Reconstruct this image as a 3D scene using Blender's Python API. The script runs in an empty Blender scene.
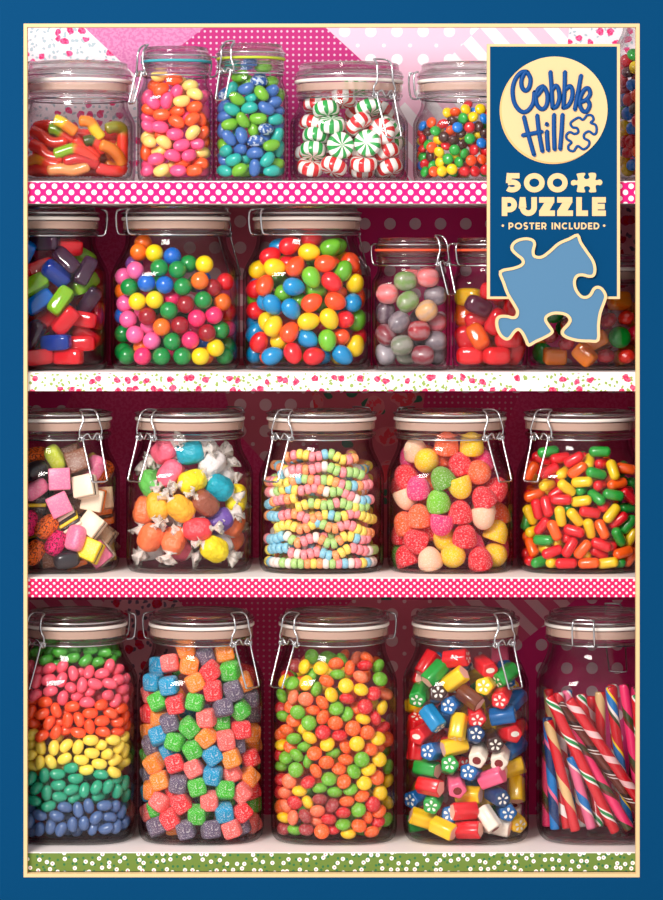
import bpy, bmesh, math, random
from mathutils import Vector, Matrix
random.seed(5)
SC = bpy.context.scene
COL = SC.collection
PI = math.pi

# ------------------------------------------------------------------ camera, light, exposure
S, D, EY, EZ = 1200.0, 2.5, 271.0, 629 / 1200.0      # scale at the shelf edge (px per metre), camera distance, eye level
def wx(px, Y=0.0): return (px - 331.5) / S * (D + Y) / D
def wz(py, Y=0.0): return EZ + (EY - py) / S * (D + Y) / D

cam = bpy.data.objects.new('camera', bpy.data.cameras.new('camera')); COL.objects.link(cam)
cam.location = (0, -D, EZ); cam.rotation_euler = (PI / 2, 0, 0)
cam.data.sensor_width = 36; cam.data.lens = 36 * D / 0.75
cam.data.shift_y = -(450 - EY) / 900.0
cam.data.clip_start = 0.05; cam.data.clip_end = 30
SC.camera = cam

world = bpy.data.worlds.new('world'); SC.world = world; world.use_nodes = True
bg = world.node_tree.nodes['Background']; bg.inputs[0].default_value = (1, 0.98, 0.97, 1); bg.inputs[1].default_value = 0.76

def area(name, loc, target, size, power, color=(1, 1, 1)):
    l = bpy.data.lights.new(name, 'AREA'); l.shape = 'SQUARE'; l.size = size; l.energy = power; l.color = color
    o = bpy.data.objects.new(name, l); COL.objects.link(o); o.location = loc
    o.rotation_euler = (Vector(target) - Vector(loc)).to_track_quat('-Z', 'Y').to_euler()
    return o
area('key_softbox', (-0.9, -2.0, 1.45), (0.0, 0.0, 0.36), 0.75, 66, (1.0, 0.96, 0.91))

SC.view_settings.view_transform = 'Standard'; SC.view_settings.look = 'None'
SC.view_settings.exposure = 0.0; SC.view_settings.gamma = 1.0; SC.view_settings.use_curve_mapping = False
SC.cycles.transparent_max_bounces = 24
SC.cycles.max_bounces = 12; SC.cycles.diffuse_bounces = 4; SC.cycles.transmission_bounces = 12

# ------------------------------------------------------------------ materials
def lin(c):
    out = []
    for v in c[:3]:
        v /= 255.0
        out.append(v / 12.92 if v <= 0.04045 else ((v + 0.055) / 1.055) ** 2.4)
    return (*out, 1.0)
MATS = {}
def newmat(name):
    m = bpy.data.materials.new(name); m.use_nodes = True
    nt = m.node_tree
    return m, nt, nt.nodes['Principled BSDF']
class NT:
    """small helper to write node maths"""
    def __init__(s, nt): s.nt = nt
    def n(s, t, **kw):
        x = s.nt.nodes.new(t)
        for k, v in kw.items(): setattr(x, k, v)
        return x
    def put(s, inp, v):
        if hasattr(v, 'is_output') or isinstance(v, bpy.types.NodeSocket): s.nt.links.new(v, inp)
        else: inp.default_value = v
    def m(s, op, a, b=0.0, c=0.0):
        x = s.n('ShaderNodeMath', operation=op); s.put(x.inputs[0], a); s.put(x.inputs[1], b); s.put(x.inputs[2], c)
        return x.outputs[0]
    def mix(s, f, a, b):
        x = s.n('ShaderNodeMix', data_type='RGBA'); s.put(x.inputs[0], f); s.put(x.inputs[6], a); s.put(x.inputs[7], b)
        return x.outputs[2]
    def obj(s):
        t = s.n('ShaderNodeTexCoord'); q = s.n('ShaderNodeSeparateXYZ'); s.nt.links.new(t.outputs['Object'], q.inputs[0])
        return t.outputs['Object'], q.outputs[0], q.outputs[1], q.outputs[2]
    def vec(s, x, y, z=0.0):
        c = s.n('ShaderNodeCombineXYZ'); s.put(c.inputs[0], x); s.put(c.inputs[1], y); s.put(c.inputs[2], z)
        return c.outputs[0]
    def noise(s, v, scale, detail=3.0, out=0):
        x = s.n('ShaderNodeTexNoise'); s.put(x.inputs['Vector'], v); x.inputs['Scale'].default_value = scale; x.inputs['Detail'].default_value = detail
        return x.outputs[out]
    def voro(s, v, scale, rnd=1.0, dim='3D'):
        x = s.n('ShaderNodeTexVoronoi', voronoi_dimensions=dim); s.put(x.inputs['Vector'], v); x.inputs['Scale'].default_value = scale
        x.inputs['Randomness'].default_value = rnd
        return x.outputs['Distance'], x.outputs['Color']
    def bump(s, h, strength, dist, bs):
        x = s.n('ShaderNodeBump'); s.put(x.inputs['Height'], h); x.inputs['Strength'].default_value = strength; x.inputs['Distance'].default_value = dist
        s.nt.links.new(x.outputs[0], bs.inputs['Normal'])

def plain(name, c, rough=0.5, metal=0.0, coat=0.0, sss=0.0, trans=0.0, spec=0.5):
    if name in MATS: return MATS[name]
    m, nt, b = newmat(name)
    b.inputs['Base Color'].default_value = lin(c); b.inputs['Roughness'].default_value = rough; b.inputs['Metallic'].default_value = metal
    b.inputs['Coat Weight'].default_value = coat; b.inputs['Coat Roughness'].default_value = 0.06
    b.inputs['Specular IOR Level'].default_value = spec
    if sss:
        b.inputs['Subsurface Weight'].default_value = sss; b.inputs['Subsurface Scale'].default_value = 0.004
        b.inputs['Subsurface Radius'].default_value = (1, 1, 1)
    if trans: b.inputs['Transmission Weight'].default_value = trans; b.inputs['IOR'].default_value = 1.4
    MATS[name] = m
    return m

def candy_mat(key, c, kind='shiny'):
    name = 'candy_%s_%s' % (kind, key)
    if name in MATS: return MATS[name]
    m, nt, b = newmat(name); N = NT(nt); o, x, y, z = N.obj()
    g_ = sum(c) / 3; c = [max(0, min(255, g_ + (q - g_) * 1.12)) for q in c]
    base = lin(c)
    if kind == 'shiny':                       # polished shell
        b.inputs['Base Color'].default_value = base; b.inputs['Roughness'].default_value = 0.28
        b.inputs['Coat Weight'].default_value = 0.45; b.inputs['Coat Roughness'].default_value = 0.08
    elif kind == 'bean':
        f = N.noise(o, 260.0, 2.0)
        N.put(b.inputs['Base Color'], N.mix(N.m('MULTIPLY', f, 0.25), base, (min(1, base[0] * 1.4 + .1), min(1, base[1] * 1.4 + .1), min(1, base[2] * 1.4 + .1), 1)))
        b.inputs['Roughness'].default_value = 0.33; b.inputs['Coat Weight'].default_value = 0.3; b.inputs['Coat Roughness'].default_value = 0.1
    elif kind == 'sugar':                     # crystal coating
        d, cc = N.voro(o, 1500.0); f = N.noise(o, 1100.0, 1.0)
        k = N.m('MULTIPLY', N.m('GREATER_THAN', f, 0.60), 0.42)
        N.put(b.inputs['Base Color'], N.mix(k, base, (0.95, 0.88, 0.86, 1)))
        b.inputs['Roughness'].default_value = 0.75; b.inputs['Specular IOR Level'].default_value = 0.25
        N.bump(d, 0.5, 0.0004, b)
        b.inputs['Subsurface Weight'].default_value = 0.25; b.inputs['Subsurface Scale'].default_value = 0.003
    elif kind == 'matte':                     # softly dusted lentil
        f = N.noise(o, 700.0, 3.0)
        N.put(b.inputs['Base Color'], N.mix(N.m('MULTIPLY', N.m('GREATER_THAN', f, 0.56), 0.16), base, (1, 0.9, 0.8, 1)))
        b.inputs['Roughness'].default_value = 0.4; N.bump(f, 0.25, 0.0004, b)
    elif kind == 'hard':                      # boiled sugar, partly clear
        b.inputs['Base Color'].default_value = base; b.inputs['Roughness'].default_value = 0.1
        b.inputs['Transmission Weight'].default_value = 0.22; b.inputs['IOR'].default_value = 1.42; b.inputs['Subsurface Weight'].default_value = 0.5; b.inputs['Subsurface Scale'].default_value = 0.006
        b.inputs['Coat Weight'].default_value = 0.5
    elif kind == 'speckle':
        f = N.noise(o, 330.0, 2.0)
        N.put(b.inputs['Base Color'], N.mix(N.m('MULTIPLY', N.m('GREATER_THAN', f, 0.53), 0.7), base, (0.75, 0.82, 0.9, 1)))
        b.inputs['Roughness'].default_value = 0.33; b.inputs['Coat Weight'].default_value = 0.3
    elif kind == 'beaded':                    # nonpareil coating
        d, cc = N.voro(o, 620.0)
        N.put(b.inputs['Base Color'], N.mix(N.m('GREATER_THAN', d, 0.62), base, (base[0] * .25, base[1] * .12, base[2] * .2, 1)))
        N.bump(N.m('SUBTRACT', 1.0, d), 1.0, 0.0012, b); b.inputs['Roughness'].default_value = 0.4
    elif kind == 'waxed':                     # crinkled waxed wrapper
        f = N.noise(o, 170.0, 4.0); N.bump(f, 0.9, 0.003, b)
        b.inputs['Base Color'].default_value = base; b.inputs['Roughness'].default_value = 0.36
    elif kind == 'marble':                    # faint lengthwise streaks
        a = N.m('ARCTAN2', z, y); w = N.m('SINE', N.m('ADD', N.m('MULTIPLY', a, 5.0), N.m('MULTIPLY', N.noise(o, 150.0), 7.0)))
        f = N.m('MULTIPLY_ADD', w, 0.20, 0.18)
        N.put(b.inputs['Base Color'], N.mix(f, base, (0.50, 0.40, 0.42, 1)))
        b.inputs['Roughness'].default_value = 0.35; b.inputs['Coat Weight'].default_value = 0.2
    MATS[name] = m
    return m

def swirl_mat(name, c1, c2=(250, 245, 240), n=7, twist=120.0, duty=0.1):
    if name in MATS: return MATS[name]
    m, nt, b = newmat(name); N = NT(nt); o, x, y, z = N.obj()
    r = N.m('SQRT', N.m('ADD', N.m('MULTIPLY', x, x), N.m('MULTIPLY', y, y)))
    w = N.m('SINE', N.m('ADD', N.m('MULTIPLY', N.m('ARCTAN2', y, x), float(n)), N.m('MULTIPLY', r, twist)))
    N.put(b.inputs['Base Color'], N.mix(N.m('GREATER_THAN', w, duty), lin(c2), lin(c1)))
    b.inputs['Roughness'].default_value = 0.25; b.inputs['Coat Weight'].default_value = 0.3
    MATS[name] = m
    return m

def stick_mat(name, stops, pitch):
    """spiral stripes round the local x axis; stops = [(position, colour)...]"""
    if name in MATS: return MATS[name]
    m, nt, b = newmat(name); N = NT(nt); o, x, y, z = N.obj()
    f = N.m('FRACT', N.m('ADD', N.m('DIVIDE', N.m('ARCTAN2', z, y), 2 * PI), N.m('DIVIDE', x, pitch)))
    cr = N.n('ShaderNodeValToRGB'); cr.color_ramp.interpolation = 'CONSTANT'
    els = cr.color_ramp.elements
    for i, (p, c) in enumerate(stops):
        e = els[i] if i < 2 else els.new(p)
        e.position = p; e.color = lin(c)
    nt.links.new(f, cr.inputs[0]); nt.links.new(cr.outputs[0], b.inputs['Base Color'])
    b.inputs['Roughness'].default_value = 0.25; b.inputs['Coat Weight'].default_value = 0.35
    MATS[name] = m
    return m

def attr_mat(name, kind='gummy'):
    if name in MATS: return MATS[name]
    m, nt, b = newmat(name); N = NT(nt)
    a = N.n('ShaderNodeVertexColor'); a.layer_name = 'flavour'
    nt.links.new(a.outputs[0], b.inputs['Base Color'])
    b.inputs['Roughness'].default_value = 0.2; b.inputs['Subsurface Weight'].default_value = 0.8; b.inputs['Subsurface Radius'].default_value = (1, .5, .3); b.inputs['Subsurface Scale'].default_value = 0.008
    b.inputs['Coat Weight'].default_value = 0.4
    MATS[name] = m
    return m

def glass_mat():
    if 'jar_glass' in MATS: return MATS['jar_glass']
    m = bpy.data.materials.new('jar_glass'); m.use_nodes = True; nt = m.node_tree; nt.nodes.clear(); N = NT(nt)
    lw = N.n('ShaderNodeLayerWeight'); lw.inputs[0].default_value = 0.5
    f = lw.outputs['Facing']
    t = N.n('ShaderNodeBsdfTransparent'); g = N.n('ShaderNodeBsdfGlossy'); g.inputs['Roughness'].default_value = 0.03
    N.put(t.inputs[0], N.mix(N.m('POWER', f, 3.0), (0.985, 0.985, 0.985, 1), (0.40, 0.41, 0.41, 1)))
    mx = N.n('ShaderNodeMixShader'); N.put(mx.inputs[0], N.m('MULTIPLY_ADD', N.m('POWER', f, 4.5), 0.6, 0.016))
    nt.links.new(t.outputs[0], mx.inputs[1]); nt.links.new(g.outputs[0], mx.inputs[2])
    out = N.n('ShaderNodeOutputMaterial'); nt.links.new(mx.outputs[0], out.inputs[0])
    MATS['jar_glass'] = m
    return m
def lid_mat():
    if 'lid_glass' in MATS: return MATS['lid_glass']
    m = bpy.data.materials.new('lid_glass'); m.use_nodes = True; nt = m.node_tree; nt.nodes.clear(); N = NT(nt)
    g = N.n('ShaderNodeBsdfGlass'); g.inputs['IOR'].default_value = 1.45; g.inputs['Roughness'].default_value = 0.03; g.inputs['Color'].default_value = (0.97, 0.97, 0.97, 1)
    t = N.n('ShaderNodeBsdfTransparent'); t.inputs[0].default_value = (0.93, 0.93, 0.93, 1)
    mx = N.n('ShaderNodeMixShader'); mx.inputs[0].default_value = 0.35
    nt.links.new(g.outputs[0], mx.inputs[1]); nt.links.new(t.outputs[0], mx.inputs[2])
    out = N.n('ShaderNodeOutputMaterial'); nt.links.new(mx.outputs[0], out.inputs[0])
    MATS['lid_glass'] = m
    return m
def neck_reflection_mat():  # neck glass reflections and the gasket seen through, painted as milky beige
    if 'neck_reflection_milky' in MATS: return MATS['neck_reflection_milky']
    m = bpy.data.materials.new('neck_reflection_milky'); m.use_nodes = True; nt = m.node_tree; N = NT(nt); b = nt.nodes['Principled BSDF']
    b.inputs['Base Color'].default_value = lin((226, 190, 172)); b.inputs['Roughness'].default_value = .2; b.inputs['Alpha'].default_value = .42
    MATS['neck_reflection_milky'] = m
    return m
WIRE = plain('steel_wire', (200, 200, 204), 0.22, 1.0)

# printed papers and ribbons; u, v in pixels of the shelf edge plane (1 px = 1/1200 m)
def uv(N):
    o, x, y, z = N.obj()
    return N.m('MULTIPLY', x, S), N.m('MULTIPLY', z, S)
def dots(N, u, v, pu, pv, r, stagger=True):
    def one(ou, ov):
        a = N.m('SUBTRACT', N.m('FRACT', N.m('ADD', N.m('DIVIDE', u, pu), ou)), 0.5)
        b = N.m('SUBTRACT', N.m('FRACT', N.m('ADD', N.m('DIVIDE', v, pv), ov)), 0.5)
        a = N.m('MULTIPLY', a, pu); b = N.m('MULTIPLY', b, pv)
        return N.m('SQRT', N.m('ADD', N.m('MULTIPLY', a, a), N.m('MULTIPLY', b, b)))
    d = one(100.0, 100.0)
    if stagger: d = N.m('MINIMUM', d, one(100.5, 100.5))
    return N.m('LESS_THAN', d, r)
def paper(name, base, kind, c2=(250, 245, 245), p=(10, 10, 2.5), ang=45, rough=0.75, stagger=True, off=(0, 0)):
    if name in MATS: return MATS[name]
    m, nt, b = newmat(name); N = NT(nt); u, v = uv(N); u = N.m('ADD', u, float(off[0])); v = N.m('ADD', v, float(off[1])); bc = lin(base); b.inputs['Roughness'].default_value = rough
    b.inputs['Specular IOR Level'].default_value = 0.2
    if kind == 'dots':
        out = N.mix(dots(N, u, v, *p, stagger), bc, lin(c2))
    elif kind == 'twodots':
        out = N.mix(dots(N, u, v, p[0], p[1], p[2], False), bc, lin(c2))
        out = N.mix(dots(N, N.m('ADD', u, p[0] / 2), N.m('ADD', v, p[1] / 2), p[0], p[1], p[2] * 0.32, False), out, lin(c2))
    elif kind == 'stripes':
        a = math.radians(ang)
        w = N.m('FRACT', N.m('DIVIDE', N.m('ADD', N.m('MULTIPLY', u, math.sin(a)), N.m('MULTIPLY', v, math.cos(a))), p[0]))
        out = N.mix(N.m('GREATER_THAN', w, 0.52), bc, lin(c2))
        nn = N.noise(N.vec(u, v), 0.5, 2.0)
    elif kind == 'mottle':
        f = N.noise(N.vec(u, v), 0.30, 6.0)
        out = N.mix(N.m('GREATER_THAN', f, 0.5), bc, lin(c2))
    elif kind == 'floral':                     # scattered blossoms, sprigs and leaves
        big, fc, lc = p
        vv = N.vec(u, v)
        wob = N.n('ShaderNodeTexNoise'); N.put(wob.inputs['Vector'], vv); wob.inputs['Scale'].default_value = 1.6 / big; wob.inputs['Detail'].default_value = 2.0
        sv = N.n('ShaderNodeVectorMath', operation='MULTIPLY_ADD'); N.put(sv.inputs[0], wob.outputs['Color']); sv.inputs[1].default_value = (big * .55,) * 3; N.put(sv.inputs[2], vv)
        d1, c1 = N.voro(sv.outputs[0], 1.0 / big, 0.85, '2D')
        d2, cB = N.voro(sv.outputs[0], 2.1 / big, 1.0, '2D')
        q = N.n('ShaderNodeSeparateColor'); nt.links.new(cB, q.inputs[0])
        leaf = N.m('MULTIPLY', N.m('LESS_THAN', d2, 0.26), N.m('GREATER_THAN', q.outputs[0], 0.25))
        out = N.mix(leaf, bc, lin(lc))
        q1 = N.n('ShaderNodeSeparateColor'); nt.links.new(c1, q1.inputs[0])
        out = N.mix(N.m('MULTIPLY', N.m('LESS_THAN', d1, 0.28), N.m('GREATER_THAN', q1.outputs[1], 0.36)), out, lin(fc))
        inner = (min(255, fc[0] + 8), max(0, fc[1] - 55), max(0, fc[2] - 50))
        n3 = N.noise(vv, 4.5 / big, 2.0)
        out = N.mix(N.m('MULTIPLY', N.m('LESS_THAN', d1, 0.24), N.m('MULTIPLY', N.m('GREATER_THAN', n3, 0.5), N.m('GREATER_THAN', q1.outputs[1], 0.36))), out, lin(inner))
    elif kind == 'daisies':
        vv = N.vec(u, v)
        d1, c1 = N.voro(vv, 1 / 9.0, 0.75, '2D'); d2, c2_ = N.voro(N.vec(N.m('ADD', u, 3.6), N.m('ADD', v, 3.1)), 1 / 7.2, 0.7, '2D')
        out = N.mix(N.m('LESS_THAN', d2, 0.17), bc, lin((45, 110, 70)))
        out = N.mix(N.m('LESS_THAN', d1, 0.23), out, lin((250, 246, 240)))
        out = N.mix(N.m('LESS_THAN', d1, 0.075), out, lin((210, 90, 110)))
    else: out = bc
    N.put(b.inputs['Base Color'], out)
    MATS[name] = m
    return m

# ------------------------------------------------------------------ object helpers
def tag(o, label=None, cat=None, group=None, kind=None):
    if label: o['label'] = label
    if cat: o['category'] = cat
    if group: o['group'] = group
    if kind: o['kind'] = kind
    return o
def empty(name, loc=(0, 0, 0)):
    o = bpy.data.objects.new(name, None); COL.objects.link(o); o.location = loc; o.empty_display_size = 0.01
    return o
def link(name, me, parent=None, loc=None):
    o = bpy.data.objects.new(name, me); COL.objects.link(o)
    if parent: o.parent = parent
    if loc is not None: o.location = loc
    return o
def mesh(name, verts, faces, mats, smooth=True, mi=None):
    me = bpy.data.meshes.new(name); me.from_pydata([tuple(v) for v in verts], [], faces)
    for m in (mats if isinstance(mats, (list, tuple)) else [mats]): me.materials.append(m)
    if mi: me.polygons.foreach_set('material_index', mi)
    if smooth: me.polygons.foreach_set('use_smooth', [True] * len(me.polygons))
    me.update()
    return me
class MB:
    def __init__(s): s.v = []; s.f = []; s.m = []
    def add(s, v, f, mi=0):
        b = len(s.v); s.v += [tuple(p) for p in v]; s.f += [tuple(i + b for i in q) for q in f]; s.m += [mi] * len(f)
        return s
    def box(s, x0, x1, y0, y1, z0, z1, mi=0):
        v = [(x0, y0, z0), (x1, y0, z0), (x1, y1, z0), (x0, y1, z0), (x0, y0, z1), (x1, y0, z1), (x1, y1, z1), (x0, y1, z1)]
        return s.add(v, [(0, 3, 2, 1), (4, 5, 6, 7), (0, 1, 5, 4), (1, 2, 6, 5), (2, 3, 7, 6), (3, 0, 4, 7)], mi)
    def tube(s, pts, r, n=8, closed=False, mi=0, cap=True):
        pts = [Vector(p) for p in pts]; N_ = len(pts); rings = []; prev = None
        rs = r if isinstance(r, (list, tuple)) else [r] * N_
        for i, p in enumerate(pts):
            a = pts[(i - 1) % N_] if closed or i > 0 else p; b = pts[(i + 1) % N_] if closed or i < N_ - 1 else p
            t = (b - a).normalized()
            if prev is None:
                h = Vector((0, 0, 1)) if abs(t.z) < 0.9 else Vector((1, 0, 0)); nrm = t.cross(h).normalized()
            else:
                nrm = (prev - t * prev.dot(t)).normalized()
            prev = nrm; bi = t.cross(nrm)
            rings.append([p + (nrm * math.cos(k * 2 * PI / n) + bi * math.sin(k * 2 * PI / n)) * rs[i] for k in range(n)])
        v = [q for ring in rings for q in ring]; f = []
        M = N_ if closed else N_ - 1
        for i in range(M):
            for k in range(n):
                a, b = i * n + k, i * n + (k + 1) % n; c, d = ((i + 1) % N_) * n + (k + 1) % n, ((i + 1) % N_) * n + k
                f.append((a, b, c, d))
        if cap and not closed:
            f.append(tuple(range(n - 1, -1, -1))); f.append(tuple((N_ - 1) * n + k for k in range(n)))
        return s.add(v, f, mi)
    def lathe(s, prof, n=48, mi=0, axis='z', ex=None):
        """closed surface of revolution from (r, z) points; r = 0 ends become poles"""
        v = []; idx = []
        for r, z in prof:
            if r < 1e-7: idx.append([len(v)]); v.append((0, 0, z))
            else:
                idx.append(list(range(len(v), len(v) + n)))
                v += [(r * math.cos(k * 2 * PI / n), r * math.sin(k * 2 * PI / n), z) for k in range(n)]
        f = []
        for a, b in zip(idx[:-1], idx[1:]):
            for k in range(n):
                k2 = (k + 1) % n
                if len(a) == 1 and len(b) == 1: continue
                if len(a) == 1: f.append((a[0], b[k2], b[k]))
                elif len(b) == 1: f.append((a[k], a[k2], b[0]))
                else: f.append((a[k], a[k2], b[k2], b[k]))
        if axis == 'x': v = [(p[2], p[0], p[1]) for p in v]
        return s.add(v, f, mi)
    def prism(s, poly, y0, y1, mi=0):
        """polygon in (x, z) pushed from y0 (front) to y1"""
        n = len(poly); v = [(x, y0, z) for x, z in poly] + [(x, y1, z) for x, z in poly]
        ar = sum(poly[i][0] * poly[(i + 1) % n][1] - poly[(i + 1) % n][0] * poly[i][1] for i in range(n))
        o = list(range(n)) if ar > 0 else list(range(n - 1, -1, -1))
        f = [tuple(o), tuple(i + n for i in reversed(o))]
        for i in range(n):
            a, b = o[i], o[(i + 1) % n]; f.append((b, a, a + n, b + n))
        return s.add(v, f, mi)
    def build(s, name, mats, parent=None, smooth=False, loc=None):
        return link(name, mesh(name, s.v, s.f, mats, smooth, s.m), parent, loc)
def autosmooth(o, ang=40):
    bm = bmesh.new(); bm.from_mesh(o.data)
    for e in bm.edges:
        if len(e.link_faces) == 2 and e.calc_face_angle(0) > math.radians(ang): e.smooth = False
    for f in bm.faces: f.smooth = True
    bm.to_mesh(o.data); bm.free()
def spline(pts, per=6, closed=False):
    P = [Vector(p) for p in pts]; n = len(P); out = []
    for i in range(n if closed else n - 1):
        p0 = P[(i - 1) % n] if closed or i > 0 else P[0]; p1 = P[i]; p2 = P[(i + 1) % n]; p3 = P[(i + 2) % n] if closed or i < n - 2 else P[n - 1]
        for k in range(per):
            t = k / per
            out.append(0.5 * ((2 * p1) + (p2 - p0) * t + (2 * p0 - 5 * p1 + 4 * p2 - p3) * t * t + (3 * p1 - p0 - 3 * p2 + p3) * t ** 3))
    if not closed: out.append(P[-1])
    return out

# ------------------------------------------------------------------ the setting: papered back wall, shelves, blue front frame, sign
WALL = 0.172
P_DOT = paper('paper_pin_dots', (196, 52, 126), 'dots', (232, 196, 216), (6.3, 6.3, 1.25), stagger=False)
P_MOT = paper('paper_pink_damask', (212, 122, 174), 'mottle', (222, 144, 190))
P_MAG = paper('paper_magenta_damask', (226, 56, 116), 'mottle', (232, 74, 130))
P_BIG = paper('paper_magenta_spots', (226, 44, 124), 'dots', (232, 196, 206), (27, 25, 6.2), stagger=False, off=(5, 8))
P_PAL = paper('paper_pale_spots', (250, 200, 222), 'twodots', (255, 250, 252), (28, 30, 6))
P_STR = paper('paper_pale_stripes', (250, 200, 220), 'stripes', (255, 248, 250), (25, 0, 0), ang=48)
P_FLO = paper('paper_white_blossom', (246, 236, 240), 'floral', p=(13, (228, 105, 160), (180, 200, 208)))
P_RFL = paper('paper_rose_blossom', (232, 160, 172), 'floral', p=(17, (206, 46, 84), (110, 90, 110)))
P_DUS = paper('paper_dusty_spots', (222, 108, 130), 'twodots', (238, 192, 198), (27, 28, 6.5), off=(3, 4))
P_DST = paper('paper_dusty_stripes', (222, 92, 130), 'stripes', (236, 180, 190), (22, 0, 0), ang=45)
P_ROS = paper('paper_big_roses', (224, 108, 126), 'floral', p=(40, (236, 130, 140), (70, 120, 95)))
P_MDOT = paper('paper_magenta_pin_dots', (222, 50, 110), 'dots', (226, 150, 170), (6.3, 6.3, 1.15), stagger=False)
back = empty('wall_back', (0, WALL, 0)); back['kind'] = 'structure'
PATCH = [
    (P_FLO, [(-110, -30), (84, -30), (84, 27), (134, 74), (150, 205), (-110, 205)]),
    (P_MOT, [(84, -30), (205, -30), (205, 27), (160, 62), (166, 205), (150, 205), (134, 74), (84, 27)]),
    (P_DOT, [(205, -30), (325, -30), (325, 27), (392, 88), (392, 205), (166, 205), (160, 62), (205, 27)]),
    (P_PAL, [(325, -30), (480, -30), (480, 27), (395, 112), (392, 88), (325, 27)]),
    (P_STR, [(480, -30), (575, -30), (560, 120), (480, 205), (420, 205), (396, 150), (395, 112), (480, 27)]),
    (P_BIG, [(392, 88), (395, 112), (396, 150), (420, 205), (392, 205)]),
    (P_FLO, [(575, -30), (780, -30), (780, 205), (480, 205), (560, 120)]),
    (P_MAG, [(-110, 205), (170, 205), (170, 393), (-110, 393)]),
    (P_DUS, [(170, 205), (340, 205), (340, 393), (170, 393)]),
    (P_BIG, [(340, 205), (608, 205), (608, 393), (340, 393)]),
    (P_RFL, [(608, 205), (780, 205), (780, 393), (608, 393)]),
    (P_BIG, [(-110, 393), (72, 393), (50, 440), (-110, 470)]),
    (P_MAG, [(72, 393), (225, 393), (235, 430), (272, 470), (280, 600), (-110, 600), (-110, 470), (50, 440)]),
    (P_DUS, [(225, 393), (312, 393), (318, 440), (272, 470), (235, 430)]),
    (P_MDOT, [(272, 470), (318, 440), (330, 600), (280, 600)]),
    (P_ROS, [(312, 393), (425, 393), (410, 500), (400, 600), (330, 600), (318, 440)]),
    (P_MDOT, [(425, 393), (520, 393), (500, 440), (520, 600), (400, 600), (410, 500)]),
    (P_MAG, [(520, 393), (780, 393), (780, 600), (520, 600), (500, 440)]),
    (P_DST, [(-110, 600), (105, 600), (80, 640), (80, 910), (-110, 910)]),
    (P_RFL, [(105, 600), (178, 600), (205, 632), (150, 720), (150, 910), (80, 910), (80, 640)]),
    (P_MDOT, [(178, 600), (352, 600), (305, 650), (305, 910), (150, 910), (150, 720), (205, 632)]),
    (P_DUS, [(352, 600), (448, 600), (500, 660), (480, 910), (305, 910), (305, 650)]),
    (P_DST, [(448, 600), (575, 600), (500, 660)]),
    (P_BIG, [(575, 600), (780, 600), (780, 910), (480, 910), (500, 660)]),
]
b = MB(); b.box(wx(-90), wx(753), 0.0012, 0.012, -0.05, wz(-45, WALL)); b.build('wall_board', plain('wall_board', (200, 120, 150), 0.8), back)
for m_, poly in PATCH:
    q = MB(); q.prism([(wx(x, WALL), wz(y, WALL)) for x, y in poly], 0.0, 0.0010); q.build('paper_patch', m_, back)

b = MB(); b.box(-.9, .9, -.7, WALL + .012, -.075, -.0505); tag(b.build('floor', plain('counter_white', (225, 218, 214), .6)), kind='structure')
for nm_, xa, xb in (('wall_left', wx(-90), wx(-80.5)), ('wall_right', wx(743.5), wx(753))):
    b = MB(); b.box(xa, xb, 0.0, WALL + .001, -.0505, wz(-45, WALL)); tag(b.build(nm_, plain('side_board', (222, 120, 160), .8)), kind='structure')
SHELF = plain('shelf_paint', (244, 232, 230), 0.55)
R_POL = paper('ribbon_polka', (222, 24, 118), 'dots', (240, 236, 238), (11.3, 12.2, 2.75))
R_FLO = paper('ribbon_floral', (246, 244, 236), 'floral', p=(11.5, (240, 96, 130), (150, 170, 90)))
R_PIN = paper('ribbon_pin_dots', (224, 24, 92), 'dots', (240, 228, 234), (7.2, 6.4, 1.3))
R_GRN = paper('ribbon_green_daisies', (106, 130, 58), 'daisies')
for top, bot, rb, lab in ((181, 203.5, R_POL, 'uppermost white shelf edged with hot pink polka dot ribbon'),
                          (372, 391, R_FLO, 'second white shelf from the top edged with white rose-sprig ribbon'),
                          (577.5, 597, R_PIN, 'third white shelf from the top edged with pink pin-dot ribbon'),
                          (852, 871, R_GRN, 'lowest white shelf edged with green daisy ribbon')):
    root = empty('shelf', (0, 0, 0)); tag(root, lab, 'shelf', 'shelves of the candy cabinet')
    b = MB(); b.box(wx(-80), wx(743), 0.0, WALL, wz(bot), wz(top)); b.build('board', SHELF, root)
    b = MB(); b.box(wx(-80), wx(743), -0.0012, -0.0001, wz(bot), wz(top + 1.2)); o = b.build('ribbon_edging', rb, root)
FB, FF = -0.0014, -0.0085
BLUE = plain('blue_paint', (0, 63, 106), 0.7, spec=0.05); CREAM = plain('cream_paint', (228, 193, 144), 0.6, spec=0.1)
b = MB(); b.box(wx(-80), wx(743), 0.0, WALL, -.0505, wz(871.2)); tag(b.build('trim_1', plain('plinth_maroon', (70, 24, 34), .7)), kind='structure')
fr = empty('cabinet_frame', (0, 0, 0)); tag(fr, 'deep blue frame with a thin cream inner edge round all the candy shelves', 'frame')
def fx(px, Y=FF): return wx(px, Y)
def fz(py, Y=FF): return wz(py, Y)
xl, xr, zt_, zb_ = fx(23.6), fx(639.6), fz(23.6), fz(877.2)
for x0, x1 in ((fx(-86), xl), (xr, fx(749))):
    b = MB(); b.box(x0, x1, FF, FB, fz(960), fz(-5)); b.build('stile', BLUE, fr)
for z0, z1 in ((zt_, fz(-5)), (fz(960), zb_)):
    b = MB(); b.box(xl, xr, FF, FB, z0, z1); b.build('rail', BLUE, fr)
ins = 3.5 / S
b = MB()
b.box(xl, xl + ins, FF - .0004, FB, zb_, zt_); b.box(xr - ins, xr, FF - .0004, FB, zb_, zt_)
b.box(xl + ins, xr - ins, FF - .0004, FB, zt_ - ins, zt_); b.box(xl + ins, xr - ins, FF - .0004, FB, zb_, zb_ + ins)
b.build('bead_trim', CREAM, fr)

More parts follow.
